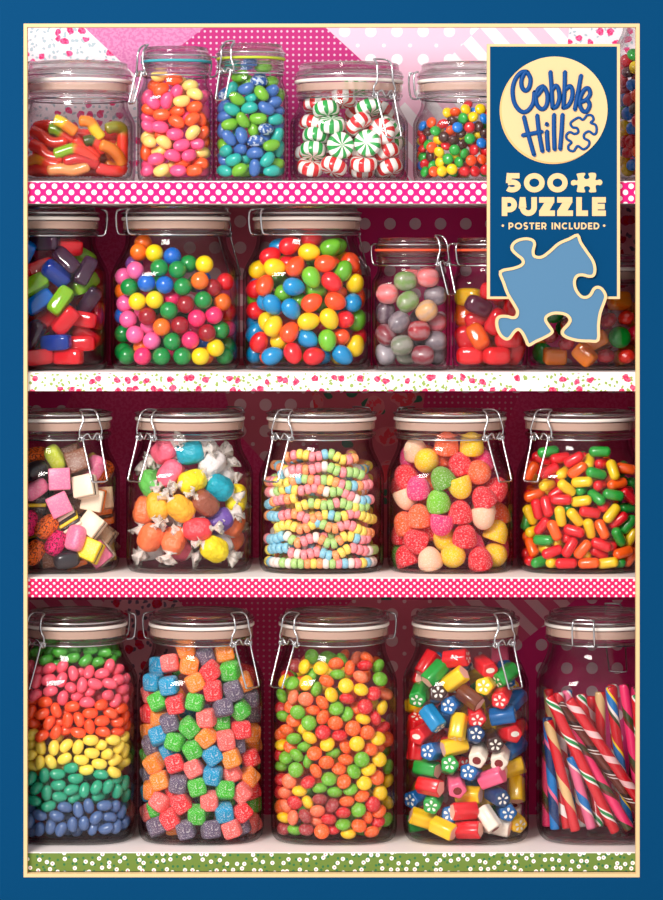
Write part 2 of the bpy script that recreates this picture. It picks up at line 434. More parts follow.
# ---- sign
SB, SF = -0.0013, -0.0065
def sx(px): return wx(px, SF)
def sz(py): return wz(py, SF)
sign = empty('sign_board', (0, 0, 0))
tag(sign, 'tall blue sign with round cream badge, lettering and a pale blue jigsaw piece below', 'sign')
b = MB(); b.box(sx(490), sx(617), SF, SB, sz(296.5), sz(46.5)); b.build('panel', BLUE, sign)
b = MB()
for x0, x1, y0, y1 in ((487, 490, 44, 299), (617, 620, 44, 299), (490, 617, 44, 46.5), (490, 617, 296.5, 299)):
    b.box(sx(x0), sx(x1), SF - .0003, SB, sz(y1), sz(y0))
b.build('border', CREAM, sign)
def disc(px, py, r, n=72): return [(sx(px + r * math.cos(k * 2 * PI / n)), sz(py + r * math.sin(k * 2 * PI / n))) for k in range(n)]
b = MB(); b.prism(disc(553.0, 110.6, 53.4), SF - .0004, SF + .0005); b.build('badge_edge', plain('badge_ochre', (226, 178, 112), 0.6), sign)
b = MB(); b.prism(disc(554.5, 109.6, 53.0), SF - .0009, SF + .0005); b.build('badge', plain('badge_cream', (228, 193, 144), 0.6, spec=.1), sign)
LET = plain('lettering_blue', (2, 70, 136), 0.5, spec=.2)
def cs(pts, ox, oy, sc): return [(ox + x / sc, oy + y / sc) for x, y in pts]
STROKES = [
    [(150,122),(168,160),(162,205),(141,226),(121,205),(119,165),(136,128),(150,121)], [(150,121),(118,124),(86,160),(70,215),(76,282),(100,326),(130,344),(160,330),(184,290),(190,232)],
    [(190,236),(205,252),(240,203),(212,215),(198,255),(205,305),(233,328),(257,305),(262,255),(250,215),(236,202)],
    [(278,122),(284,200),(290,322)], [(290,322),(314,310),(328,265),(322,215),(307,198),(287,222)],
    [(358,122),(357,200),(350,318)], [(346,320),(374,310),(396,270),(400,225),(386,200),(362,218)],
    [(447,142),(432,230),(413,330)],
    [(440,290),(475,276),(497,245),(490,215),(470,216),(448,250),(440,295),(455,335),(480,338),(495,302),(478,272)],
    [(132,370),(158,475),(188,580)], [(205,362),(216,460),(234,560)], [(125,472),(180,462),(230,452)],
    [(259,450),(261,500),(266,554)], [(257,408),(259,414)],
    [(298,358),(298,450),(301,550)], [(345,358),(340,450),(332,548)]]
b = MB()
for st in STROKES:
    p = cs(st, 500, 50, 5.525)
    b.tube(spline([(sx(x), SF - .0010, sz(y)) for x, y in p], 6), 2.35 / S, 8)
    for x, y in (p[0], p[-1]):
        b.add([(sx(x) + 1.9 / S * math.cos(k * PI / 6), SF - .0010 - 1.5 / S, sz(y) + 1.9 / S * math.sin(k * PI / 6)) for k in range(12)], [tuple(range(12))])
b.build('badge_lettering', LET, sign, True)
PUZ = [(390,402),(432,374),(455,386),(470,374),(480,361),(506,362),(516,385),(500,402),(524,412),(533,432),(530,458),(516,466),(490,450),(465,465),(465,488),(491,504),(488,530),(460,549),(430,531),(418,542),(405,559),(380,552),(377,530),(394,510),(369,492),(366,470),(385,454),(410,464),(431,455),(425,432),(400,427)]
b = MB(); b.tube(spline([(sx(x), SF - .0009, sz(y)) for x, y in cs(PUZ, 500, 50, 5.525)], 4, True), 1.45 / S, 6, closed=True); b.build('badge_puzzle_outline', LET, sign, True)
# bold lettering from strokes
def arc(cx, cy, rx, ry, a0, a1, n=20): return [(cx + rx * math.cos(math.radians(a0 + (a1 - a0) * i / n)), cy - ry * math.sin(math.radians(a0 + (a1 - a0) * i / n))) for i in range(n + 1)]
LAY = [0]
def ribbon(b, pts, w, closed=False, y0=SF - .0005, y1=SF + .0004):
    n = len(pts); L = []; Rr = []
    for i in range(n):
        a = pts[(i - 1) % n] if closed or i else pts[i]; c = pts[(i + 1) % n] if closed or i < n - 1 else pts[i]
        dx, dy = c[0] - a[0], c[1] - a[1]; l = math.hypot(dx, dy) or 1
        k = w / 2
        if (closed or 0 < i < n - 1):
            d1 = (pts[i][0] - a[0], pts[i][1] - a[1]); d2 = (c[0] - pts[i][0], c[1] - pts[i][1])
            l1 = math.hypot(*d1) or 1; l2 = math.hypot(*d2) or 1
            cs_ = max(0.35, math.sqrt(max(0, (1 + (d1[0] * d2[0] + d1[1] * d2[1]) / l1 / l2) / 2))); k = w / 2 / cs_
        nx, ny = -dy / l * k, dx / l * k
        L.append((pts[i][0] + nx, pts[i][1] + ny)); Rr.append((pts[i][0] - nx, pts[i][1] - ny))
    for i in range(n if closed else n - 1):
        j = (i + 1) % n
        LAY[0] += 1; b.prism([(sx(x), sz(y)) for x, y in (L[i], L[j], Rr[j], Rr[i])], y0 - 4e-7 * LAY[0], y1)
def glyph(b, ch, x, y, w, h, t):
    """draw ch in the box x..x+w, y..y+h (pixels, y down) with stroke t"""
    e = t / 2; x0, x1, y0, y1 = x + e, x + w - e, y + e, y + h - e; mx, my = (x0 + x1) / 2, (y0 + y1) / 2
    R = lambda p, c=False: ribbon(b, p, t, c)
    if ch in '0O': R(arc(mx, my, (x1 - x0) / 2, (y1 - y0) / 2, 0, 348.75, 31), True)
    elif ch == '5':
        R([(x + w * .92, y0), (x + w * .22, y0)]); R([(x + w * .22, y), (x + w * .15, y + h * .52)])
        R([(x + w * .10, y + h * .50)] + arc(x + w * .40, y + h * .665, w * .60 - e, h * .335 - e, 100, -140, 22))
    elif ch == 'P': R([(x0, y), (x0, y + h)]); ry = h * .30 - e * .3; R([(x0, y0)] + arc(x1 - ry, y0 + ry, ry, ry, 90, -90, 14) + [(x0, y0 + 2 * ry)])
    elif ch == 'R':
        R([(x0, y), (x0, y + h)]); ry = h * .29 - e * .3; R([(x0, y0)] + arc(x1 - ry, y0 + ry, ry, ry, 90, -90, 14) + [(x0, y0 + 2 * ry)]); R([(mx, y0 + 2 * ry), (x1, y + h)])
    elif ch == 'U': ry = (x1 - x0) / 2; R([(x0, y), (x0, y1 - ry)] + arc(mx, y1 - ry, ry, ry, 180, 360, 16) + [(x1, y)])
    elif ch == 'Z':
        R([(x, y0), (x + w * .96, y0)]); R([(x, y1), (x + w, y1)])
        b.prism([(sx(a), sz(c)) for a, c in ((x + w * .96, y + t * .9), (x + w * .96, y + .01), (x + w * .55, y + .02), (x, y + h - t * .9), (x, y + h - .01), (x + w * .45, y + h - .02))], SF - .00035, SF + .0004)
    elif ch == 'L': R([(x0, y), (x0, y + h)]); R([(x0, y1), (x + w, y1)])
    elif ch == 'E': R([(x0, y), (x0, y + h)]); R([(x0, y0), (x + w, y0)]); R([(x0, my), (x + w * .92, my)]); R([(x0, y1), (x + w, y1)])
    elif ch == 'S': R(arc(mx, y + h * .29, (x1 - x0) / 2, h * .29 - e * .6, 35, 265, 16) + arc(mx, y + h * .72, (x1 - x0) / 2, h * .28 - e * .6, 90, -145, 16)[1:])
    elif ch == 'T': R([(x, y0), (x + w, y0)]); R([(mx, y), (mx, y + h)])
    elif ch == 'I': R([(mx, y), (mx, y + h)])
    elif ch == 'N': R([(x0, y), (x0, y + h)]); R([(x1, y), (x1, y + h)]); R([(x0, y + e * .6), (x1, y + h - e * .6)])
    elif ch == 'C': R(arc(mx + w * .06, my, (x1 - x0) / 2 + w * .04, (y1 - y0) / 2, 45, 315, 22))
    elif ch == 'D': R([(x0, y), (x0, y + h)]); R([(x0, y0)] + arc(x1 - (y1 - y0) / 2, my, (y1 - y0) / 2, (y1 - y0) / 2, 90, -90, 16) + [(x0, y1)])
k = 4.875; ox, oy = 487, 160
b = MB()
for ch, a, c in (('5', 94, 164), ('0', 180, 281), ('0', 294, 393)): glyph(b, ch, ox + a / k, oy + 64 / k, (c - a) / k, 94 / k, 26 / k)
for ch, a, c in (('P', 72, 146), ('U', 160, 243), ('Z', 254, 331), ('Z', 342, 419), ('L', 435, 492), ('E', 512, 579)): glyph(b, ch, ox + a / k, oy + 181 / k, (c - a) / k, 92 / k, 27 / k)
ICON = [(409,113),(412,102),(425,97),(437,101),(443,95),(440,80),(437,68),(455,64),(475,63),(479,70),(472,82),(478,92),(490,93),(500,85),(495,72),(497,64),(518,62),(530,66),(532,80),(528,95),(535,99),(550,95),(561,103),(561,115),(552,123),(540,121),(530,125),(530,140),(532,155),(515,158),(500,157),(497,150),(503,140),(498,130),(485,127),(474,132),(474,142),(478,150),(475,158),(450,157),(438,154),(440,138),(442,125),(435,120),(422,124),(412,121)]
b.prism([(sx(p.x), sz(p.y)) for p in spline([(x, y, 0) for x, y in cs(ICON, ox, oy, k)], 3, True)], SF - .0005, SF + .0004)
x = 105
for ch, w in (('P', 24), ('O', 36), ('S', 22), ('T', 24), ('E', 22), ('R', 25), (' ', 12), ('I', 7), ('N', 29), ('C', 29), ('L', 19), ('U', 27), ('D', 28), ('E', 21), ('D', 28)):
    if ch != ' ': glyph(b, ch, ox + x / k, oy + 305 / k, w / k, 33 / k, 7 / k)
    x += w + 6.4
for cx_ in (77, 571): b.prism([(sx(ox + (cx_ + 6 * math.cos(i * PI / 8)) / k), sz(oy + (320 + 6 * math.sin(i * PI / 8)) / k)) for i in range(16)], SF - .0005, SF + .0004)
b.build('cream_lettering', CREAM, sign)
PIECE = [(65,228),(125,212),(160,200),(176,185),(170,165),(145,145),(122,120),(125,95),(150,75),(190,67),(222,75),(231,95),(224,125),(228,150),(250,158),(275,152),(310,125),(350,90),(400,68),(440,50),(455,85),(485,130),(515,175),(525,215),(518,245),(495,250),(465,243),(438,248),(425,275),(432,315),(458,348),(485,352),(505,338),(520,312),(540,303),(562,315),(577,345),(570,375),(550,430),(542,490),(540,560),(500,565),(440,562),(390,548),(368,530),(372,510),(395,485),(405,462),(390,440),(360,430),(320,430),(290,445),(285,465),(300,490),(317,515),(310,530),(275,550),(235,568),(203,585),(190,560),(172,525),(152,508),(132,520),(110,550),(90,555),(65,535),(50,500),(48,465),(62,447),(95,445),(125,452),(143,445),(148,420),(130,385),(100,335),(80,280)]
pp = cs(PIECE, 487, 225, 4.875)
b = MB(); b.prism([(sx(x), sz(y)) for x, y in pp], SF - .0020, SB - .001); b.build('jigsaw_piece', plain('piece_blue', (82, 124, 158), 0.6, spec=.1), sign)
b = MB(); ribbon(b, [(p.x, p.y) for p in spline([(x, y, 0) for x, y in pp], 3, True)], 2.9, True, SF - .0026, SB - .0008); b.build('jigsaw_outline', CREAM, sign)
sign.children[-1]['label'] = 'cream outline'

# ------------------------------------------------------------------ jars
JARS = {
    'A': dict(W=0.04928, yc=0.07107, cx=-0.21768, L=0.04628, zb=0.59957, zt=0.70243, zg=0.68588, zw=0.66987, zs=0.65219, n=3.2),
    'B': dict(W=0.03235, yc=0.05409, cx=-0.13239, L=0.0298, zb=0.59957, zt=0.71402, zg=0.70176, zw=0.68913, zs=0.67314, n=4.2),
    'C': dict(W=0.03149, yc=0.05322, cx=-0.06851, L=0.02915, zb=0.59957, zt=0.71651, zg=0.70427, zw=0.69081, zs=0.67482, n=4.2),
    'D': dict(W=0.05059, yc=0.07238, cx=0.01501, L=0.0463, zb=0.59957, zt=0.70166, zg=0.68588, zw=0.67072, zs=0.65219, n=3.2),
    'E': dict(W=0.04928, yc=0.07107, cx=0.11913, L=0.04542, zb=0.59957, zt=0.70157, zg=0.68588, zw=0.67072, zs=0.65219, n=3.2),
    'F': dict(W=0.05015, yc=0.07194, cx=0.29149, L=0.04458, zb=0.59957, zt=0.76507, zg=0.74905, zw=0.73558, zs=0.71368, n=3.2),
    'G': dict(W=0.05497, yc=0.07673, cx=-0.24694, L=0.04724, zb=0.4404, zt=0.57914, zg=0.56881, zw=0.55365, zs=0.52248, n=3.2),
    'H': dict(W=0.05497, yc=0.07673, cx=-0.13356, L=0.04638, zb=0.4404, zt=0.58, zg=0.56881, zw=0.55449, zs=0.52248, n=3.2),
    'I': dict(W=0.05497, yc=0.07673, cx=-0.02104, L=0.04638, zb=0.4404, zt=0.58, zg=0.56881, zw=0.55449, zs=0.52248, n=3.2),
    'J': dict(W=0.03321, yc=0.05496, cx=0.06771, L=0.03066, zb=0.4404, zt=0.55227, zg=0.54184, zw=0.52838, zs=0.51743, n=4.2),
    'K': dict(W=0.03192, yc=0.05366, cx=0.13449, L=0.03001, zb=0.4404, zt=0.55226, zg=0.54184, zw=0.52837, zs=0.51743, n=4.2),
    'L': dict(W=0.05278, yc=0.07456, cx=0.22055, L=0.04849, zb=0.4404, zt=0.53876, zg=0.52585, zw=0.51237, zs=0.49553, n=3.2),
    'M': dict(W=0.05365, yc=0.07543, cx=-0.23608, L=0.04722, zb=0.26873, zt=0.40484, zg=0.39781, zw=0.38096, zs=0.35148, n=3.2),
    'N': dict(W=0.05409, yc=0.07586, cx=-0.12149, L=0.04679, zb=0.26873, zt=0.40482, zg=0.39781, zw=0.38096, zs=0.35148, n=3.2),
    'O': dict(W=0.05365, yc=0.07543, cx=-0.00858, L=0.04679, zb=0.26873, zt=0.40484, zg=0.39781, zw=0.38096, zs=0.35148, n=3.2),
    'P': dict(W=0.05409, yc=0.07586, cx=0.10175, L=0.04808, zb=0.26873, zt=0.40482, zg=0.39781, zw=0.38096, zs=0.35148, n=3.2),
    'Q': dict(W=0.05409, yc=0.07586, cx=0.21337, L=0.04765, zb=0.26873, zt=0.40482, zg=0.39781, zw=0.38096, zs=0.35148, n=3.2),
    'R': dict(W=0.05365, yc=0.07543, cx=-0.22063, L=0.04507, zb=0.0404, zt=0.23228, zg=0.22175, zw=0.20659, zs=0.17458, n=3.2),
    'S': dict(W=0.05365, yc=0.07543, cx=-0.1116, L=0.04507, zb=0.0404, zt=0.23228, zg=0.22175, zw=0.20659, zs=0.17458, n=3.2),
    'T': dict(W=0.05409, yc=0.07586, cx=0.00215, L=0.04722, zb=0.0404, zt=0.23224, zg=0.22175, zw=0.20658, zs=0.17457, n=3.2),
    'U': dict(W=0.05365, yc=0.07543, cx=0.11504, L=0.04593, zb=0.0404, zt=0.23228, zg=0.22175, zw=0.20659, zs=0.17458, n=3.2),
    'V': dict(W=0.05365, yc=0.07543, cx=0.23007, L=0.04679, zb=0.0404, zt=0.23228, zg=0.22175, zw=0.20659, zs=0.17458, n=3.2),
}
TH = 0.0026
def sq(w, n, k, K=72):
    a = k * 2 * PI / K; c, s = math.cos(a), math.sin(a); q = 2.0 / n
    return w * math.copysign(abs(c) ** q, c), w * math.copysign(abs(s) ** q, s)
def loft(b, rings, K=72, cap0=True, cap1=True):
    v = []
    for z, w, n in rings: v += [(*sq(w, n, k, K), z) for k in range(K)]
    f = []
    for i in range(len(rings) - 1):
        for k in range(K):
            k2 = (k + 1) % K; f.append((i * K + k, i * K + k2, (i + 1) * K + k2, (i + 1) * K + k))
    if cap0: f.append(tuple(range(K - 1, -1, -1)))
    if cap1: f.append(tuple((len(rings) - 1) * K + k for k in range(K)))
    b.add(v, f)
def ss(t): t = max(0, min(1, t)); return t * t * (3 - 2 * t)
def place(phi, t, r, z):
    """t sideways, r outwards from the jar axis, z up; phi from the viewer's side, positive to the right"""
    s, c = math.sin(phi), math.cos(phi)
    return (r * s + t * c, -r * c + t * s, z)
def make_jar(k, label, gasket, clasp, hinge):
    j = JARS[k]; W, L, n, zb = j['W'], j['L'], j['n'], j['zb']
    zt, zg, zw, zs = (j[q] - zb for q in ('zt', 'zg', 'zw', 'zs'))
    root = empty('storage_jar', (j['cx'], j['yc'], zb)); tag(root, label, 'jar', 'clip-top glass candy jars')
    out = [(0.0005, W * .86, n), (0.0, W * .90, n), (.0006, W * .94, n), (.0025, W * .972, n), (.006, W * .992, n), (.011, W, n), (zs - .004, W, n)]
    for i in range(1, 11):
        t = i / 10; s_ = ss(t); out.append((zs - .004 + (zw - .003 - zs + .004) * t, W * (1 - s_) + L * .93 * s_, n + (2.0 - n) * ss(t)))
    up = zg - zw
    out += [(zw, L * .925, 2), (zw + .0016, L * .93, 2), (zw + .007, L * .94, 2),
            (zg - .0052, L * .94, 2), (zg - .0012, L * .94, 2)]
    inn = [(zg - .0012, L * .87, 2), (zw, L * .865, 2)]
    for i in range(9, -1, -1):
        t = i / 10; s_ = ss(t); inn.append((zs - .004 + (zw - .003 - zs + .004) * t, (W - TH) * (1 - s_) + L * .865 * s_, n + (2.0 - n) * ss(t)))
    inn += [(.013, W - TH, n), (.008, W * .985 - TH, n), (.005, W * .95 - TH, n), (.0038, W * .88 - TH, n), (.0036, W * .5, n)]
    b = MB(); loft(b, out + inn); o = b.build('glass_body', glass_mat(), root); autosmooth(o, 60)
    H = zt - zg
    prof = [(0, zt - .0028), (L * .80, zt - .003), (L * .84, zt - .0004), (L * .89, zt), (L * .925, zt - .0012), (L * .93, zt - .36 * H), (L * .965, zt - .42 * H), (L * .995, zt - .56 * H), (L, zg + .0034), (L * .99, zg + .0014),
            (L * .85, zg + .0012), (L * .845, zg - .004), (L * .80, zg - .0042), (L * .78, zt - .0065), (0, zt - .0065)]
    b = MB(); b.lathe(prof[::-1], 64); o = b.build('glass_lid', lid_mat(), root); autosmooth(o, 50)
    gh = .0015 * min(1, L / .044); g = MB(); g.lathe([(L * .88, zg - .0011), (L * .99, zg - gh), (L * 1.008, zg - gh * .6), (L * 1.008, zg + gh * .6), (L * .99, zg + gh), (L * .88, zg + .0011), (L * .88, zg - .0011)], 64)
    o = g.build('rubber_gasket', gasket, root); autosmooth(o, 60)
    b = MB(); loft(b, [(.0010, W * .84, n), (.0022, W * .93 - TH * .6, n), (.0031, W * .90 - TH * .6, n)]); o = b.build('glass_base', lid_mat(), root); autosmooth(o, 30)
    b = MB()
    for zc, ro, hh in (((zw + .0045, L * .995, .0019), (zg - .0042, L * .985, .0016)) if L <= .04 else ((zw + .0036, L * 1.0, .0020),)):
        b.lathe([(L * .945, zc - hh)] + [(L * .945 + (ro - L * .945) * math.cos(q * PI / 8), zc + hh * math.sin(q * PI / 8)) for q in range(-3, 4)] + [(L * .945, zc + hh), (L * .945, zc - hh)], 64)
    o = b.build('glass_thread', lid_mat(), root); autosmooth(o, 60)
    if L > .04:  # added band: bright reflections of the neck glass put into its colour
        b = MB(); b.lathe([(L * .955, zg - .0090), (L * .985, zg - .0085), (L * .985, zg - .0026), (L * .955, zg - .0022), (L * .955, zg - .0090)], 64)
        o = b.build('neck_reflection_band', neck_reflection_mat(), root); autosmooth(o, 60)
    sc = min(1.0, L / 0.044); wr = .00085
    w = MB(); w.tube([(L * .945 * math.cos(a * PI / 32), L * .945 * math.sin(a * PI / 32), zw + .0004) for a in range(64)], wr, 6, closed=True)
    w.build('neck_wire', WIRE, root, True)
    w = MB(); w.tube([(L * 1.004 * math.cos(a * PI / 32), L * 1.004 * math.sin(a * PI / 32), zg + .0046) for a in range(64)], wr, 6, closed=True)
    w.build('lid_wire', WIRE, root, True)
    mm = .00128 * sc
    if clasp is not None:
        ph = math.radians(clasp); P = lambda t, r, z: place(ph, t * mm, r, z)
        r0 = L * 1.0 + .0022
        up_ = [P(-8.2, r0, zw + .002), P(-9, r0 + .001, zw + .008 * sc), P(-6.6, r0 + .0016, zg - .001), P(-6.2, r0 + .0012, zt - .006), P(-5.8, r0 - .001, zt - .001), P(-4.6, L * .93, zt + .0016), P(4.6, L * .93, zt + .0016),
               P(5.8, r0 - .001, zt - .001), P(6.2, r0 + .0012, zt - .006), P(6.6, r0 + .0016, zg - .001), P(9, r0 + .001, zw + .008 * sc), P(8.2, r0, zw + .002)]
        w = MB(); w.tube(spline(up_, 5), wr * 1.05, 7)
        for sgn in (-1, 1):
            for t in (8.2, 6.4):
                c0 = Vector(P(sgn * t, r0 + .0004, zw + .0018)); rad = Vector(P(sgn * t, r0 + .0014, zw + .0018)) - c0; rad.normalize()
                w.tube([c0 + (rad * math.cos(a * PI / 6) + Vector((0, 0, 1)) * math.sin(a * PI / 6)) * .0023 * sc for a in range(12)], wr, 6, closed=True)
        w.build('clasp_wire', WIRE, root, True)
        bz = zw - .034 * sc; ro = r0 + .014 * sc
        lv = [P(-7.2, r0 + .0026, zw + .003), P(-7.0, r0 + .0040, zw - .004 * sc), P(-6.2, ro - .001, bz + .004), P(-5.4, ro, bz), P(0, ro, bz - .0004), P(5.4, ro, bz), P(6.2, ro - .001, bz + .004), P(7.0, r0 + .0040, zw - .004 * sc), P(7.2, r0 + .0026, zw + .003)]
        w = MB(); w.tube(spline(lv, 5), wr * 1.05, 7)
        w.tube(spline([P(-7.2, r0 + .0026, zw + .003), P(-3.6, r0 + .0034, zw + .0058 * sc), P(0, r0 + .003, zw + .0008), P(3.6, r0 + .0034, zw + .0058 * sc), P(7.2, r0 + .0026, zw + .003)], 4), wr, 6)
        w.build('lever', WIRE, root, True)
    if hinge is not None:
        ph = math.radians(hinge); P = lambda t, r, z: place(ph, t * mm, r, z)
        r0 = L * 1.0 + .0016
        hp = [P(-7.5, L * .96, zw + .0008), P(-7.5, r0 + .003, zw + .002), P(-7.4, r0 + .005, zg - .002), P(-7, r0 + .0045, zg + .006 * sc), P(-5.6, r0 + .001, zg + .0078 * sc), P(5.6, r0 + .001, zg + .0078 * sc), P(7, r0 + .0045, zg + .006 * sc), P(7.4, r0 + .005, zg - .002), P(7.5, r0 + .003, zw + .002), P(7.5, L * .96, zw + .0008)]
        w = MB(); w.tube(spline(hp, 5), wr * 1.05, 7); w.build('hinge_wire', WIRE, root, True)
    return root
G_W = plain('gasket_white', (246, 236, 228), 0.6); G_T = plain('gasket_teal', (60, 165, 180), 0.6); G_Y = plain('gasket_lime', (190, 205, 50), 0.6); G_O = plain('gasket_orange', (236, 84, 50), 0.6)
JL = {  # jar: (label, gasket, clasp angle, hinge angle, short phrase for the candies' labels)
 'A': ('low wide clip-top jar of gummy worms on the uppermost shelf', G_W, 250, -68, 'gummy worm jar'),
 'B': ('small square clip-top jar of pink, orange and cream jelly beans, teal seal', G_T, -62, 118, 'pink-orange bean jar'),
 'C': ('small square clip-top jar of blue, teal and green jelly beans, lime seal', G_Y, -38, 142, 'blue-green bean jar'),
 'D': ('low clip-top jar of striped red and green peppermint discs', G_W, 37, 217, 'peppermint jar'),
 'E': ('low clip-top jar of chocolate button candies beside the peppermint jar', G_W, 100, -78, 'low chocolate button jar'),
 'F': ('tall jar of chocolate button candies showing in the slit beside the blue sign', G_W, 130, -50, 'tall chocolate button jar'),
 'G': ('clip-top jar of clear rectangular hard candies at the left end of the second shelf', G_W, -88, 96, 'clear bar candy jar'),
 'H': ('clip-top jar of round gumballs on the second shelf', G_W, 128, -58, 'gumball jar'),
 'I': ('clip-top jar of large bright candy eggs beside the gumball jar', G_W, 130, -56, 'candy egg jar'),
 'J': ('small clip-top jar of dusky marbled hard candies with orange seal', G_O, 52, 232, 'marbled candy jar'),
 'K': ('small clip-top jar of red and orange fruit drops behind the jigsaw piece', G_O, 118, -62, 'fruit drop jar'),
 'L': ('low clip-top jar of jewel-like amber, red and green candies mostly behind the sign', G_W, -120, 60, 'jewel candy jar'),
 'M': ('clip-top jar of liquorice allsorts at the left end of the third shelf', G_W, 40, 220, 'allsorts jar'),
 'N': ('clip-top jar of taffies twisted in white paper on the third shelf', G_W, -46, 134, 'taffy jar'),
 'O': ('clip-top jar of pastel candy necklaces in the middle of the third shelf', G_W, -42, 138, 'necklace jar'),
 'P': ('clip-top jar of sugared gumdrops on the third shelf', G_W, 44, 224, 'gumdrop jar'),
 'Q': ('clip-top jar of small oblong fruit chews at the right end of the third shelf', G_W, -45, 112, 'oblong chew jar'),
 'R': ('tall clip-top jar of jelly beans layered like a rainbow', G_W, -40, 110, 'rainbow bean jar'),
 'S': ('tall clip-top jar of sugared sour cubes on the lowest shelf', G_W, 47, 246, 'sour cube jar'),
 'T': ('tall clip-top jar of orange, yellow, green and red candy lentils', G_W, -50, 112, 'lentil candy jar'),
 'U': ('tall clip-top jar of cut rock candies with flower ends on the lowest shelf', G_W, 40, 220, 'cut rock jar'),
 'V': ('tall clip-top jar of striped candy sticks at the right end of the lowest shelf', G_W, 160, -20, 'candy stick jar'),
}
for k_, (lab, g_, c_, h_, _s) in JL.items(): make_jar(k_, lab, g_, c_, h_)

# ------------------------------------------------------------------ candy shapes (local x = long axis, z = flat normal)
def ellipsoid(a, b_, c, nu=20, nv=12, ex=1.0, fn=None):
    """rounded solid; ex < 1 squares it off"""
    m = MB(); v = []; f = []
    P = lambda t: math.copysign(abs(t) ** ex, t)
    v.append((-a, 0, 0))
    for i in range(1, nv):
        t = -PI / 2 + PI * i / nv
        for k in range(nu):
            u = 2 * PI * k / nu; v.append((a * P(math.sin(t)), b_ * P(math.cos(t)) * P(math.cos(u)), c * P(math.cos(t)) * P(math.sin(u))))
    v.append((a, 0, 0)); last = len(v) - 1
    for k in range(nu):
        k2 = (k + 1) % nu; f.append((0, 1 + k2, 1 + k)); f.append((last, last - nu + k, last - nu + k2))
        for i in range(nv - 2): f.append((1 + i * nu + k, 1 + i * nu + k2, 1 + (i + 1) * nu + k2, 1 + (i + 1) * nu + k))
    if fn: v = [fn(*p) for p in v]
    return m.add(v, f)
def bean(a, b_, c): return ellipsoid(a, b_, c, 16, 12, 0.92, lambda x, y, z: (x, y, z + c * .16 * (x / a) ** 2 - c * .08))
def lens(a, c): 
    m = MB(); prof = [(0, -c)]
    for i in range(1, 12):
        t = -PI / 2 + PI * i / 12; prof.append((a * math.cos(t) ** .8, c * math.copysign(abs(math.sin(t)) ** 1.15, t)))
    return m.lathe(prof + [(0, c)], 20)
def capsule(a, r, p=0.55): 
    prof = [(0, -a)]
    for i in range(1, 6): t = PI / 2 * i / 5; prof.append((r * math.sin(t), -a + r * (1 - math.cos(t)) * .9))
    for i in range(4, -1, -1):
        t = PI / 2 * i / 5
        prof.append((r * math.sin(t) if i else 0, a - r * (1 - math.cos(t)) * .9))
    prof.insert(6, (r, 0)); return MB().lathe(prof, 16, axis='x')
def gumdrop(r, h):
    prof = [(0, -h), (r * .80, -h), (r * .95, -h * .93), (r, -h * .75), (r * .985, -h * .4), (r * .9, h * .1), (r * .75, h * .48), (r * .53, h * .78), (r * .28, h * .95), (0, h)]
    return MB().lathe(prof, 24)
def rbox(x, y, z, bev=.0015, seg=2):
    bm = bmesh.new(); bmesh.ops.create_cube(bm, size=1); bmesh.ops.scale(bm, vec=(2 * x, 2 * y, 2 * z), verts=bm.verts)
    bmesh.ops.bevel(bm, geom=list(bm.edges), offset=bev, segments=seg, affect='EDGES', profile=.5)
    bm.verts.ensure_lookup_table(); v = [tuple(q.co) for q in bm.verts]; f = [tuple(q.index for q in p.verts) for p in bm.faces]; bm.free()
    return v, f
def fluted(x, y, z):
    def fn(px, py, pz):
        a = math.atan2(pz, py); k = 1 - .035 * (1 + math.cos(a * 10)); return (px, py * k, pz * k)
    return ellipsoid(x, y, z, 40, 14, 0.42, fn)
def gem(a, b_, c):
    bm = bmesh.new(); bmesh.ops.create_icosphere(bm, subdivisions=1, radius=1)
    bmesh.ops.bevel(bm, geom=list(bm.edges), offset=.16, segments=1, affect='EDGES')
    bm.verts.ensure_lookup_table(); v = [(q.co.x * a, q.co.y * b_, q.co.z * c) for q in bm.verts]; f = [tuple(q.index for q in p.verts) for p in bm.faces]; bm.free()
    return MB().add(v, f)
C = {}
def cdef(k, s):
    for part in s.split(';'):
        a, nm, r, g, b_ = part.split(','); C[k + a] = (nm.replace('_', ' '), (int(r), int(g), int(b_)))
cdef('R', 'g,green,70,150,50;p,pink,236,92,112;o,orange,244,82,30;y,yellow,248,216,90;t,teal,28,152,118;b,slate_blue,74,100,146')
cdef('B', 'p,pink,238,84,134;o,orange,246,88,26;c,cream,254,206,122')
cdef('C', 'g,lime_green,112,172,36;t,teal,34,166,156;b,blue,62,104,170;s,speckled_blue,52,92,160')
cdef('S', 'b,blue,34,148,190;p,salmon_pink,240,112,108;o,orange,246,140,52;v,purple-grey,104,90,112;r,red,232,58,66;g,green,74,176,56')
cdef('T', 'y,yellow,250,200,20;g,green,112,176,48;o,orange,242,104,42;p,pale_orange,244,126,90;r,red,208,36,46;m,maroon,160,58,62')
cdef('E', 'b,blue,20,120,205;o,orange,240,88,36;g,green,50,160,66;r,red,204,34,44;k,brown,72,38,34;y,yellow,250,206,24')
for q in 'bogrky': C['F' + q] = C['E' + q]
cdef('H', 'y,yellow,248,212,20;b,blue,18,104,196;g,green,14,134,64;o,orange,244,116,36;v,violet,116,70,140;p,light_pink,240,108,164;r,red,214,34,50;d,dark_red,150,14,36;h,hot_pink,236,52,112')
cdef('I', 'b,blue,14,140,196;r,red,222,34,46;g,green,104,172,44;l,lime,118,188,52;y,yellow,248,204,30;o,orange,242,84,36')
cdef('Q', 'r,red,212,28,42;o,orange,244,98,32;y,yellow,238,198,44;g,green,46,150,60')
cdef('P', 'y,yellow,248,196,44;r,red,220,44,58;g,green,112,160,60;o,orange,242,104,60;p,pink,232,66,122;l,lime,126,190,58;w,peach,252,200,170')
cdef('G', 'b,bright_blue,10,116,206;d,deep_blue,24,60,150;l,lime_green,140,190,40;r,red,218,28,44;v,dark_violet,66,34,62')
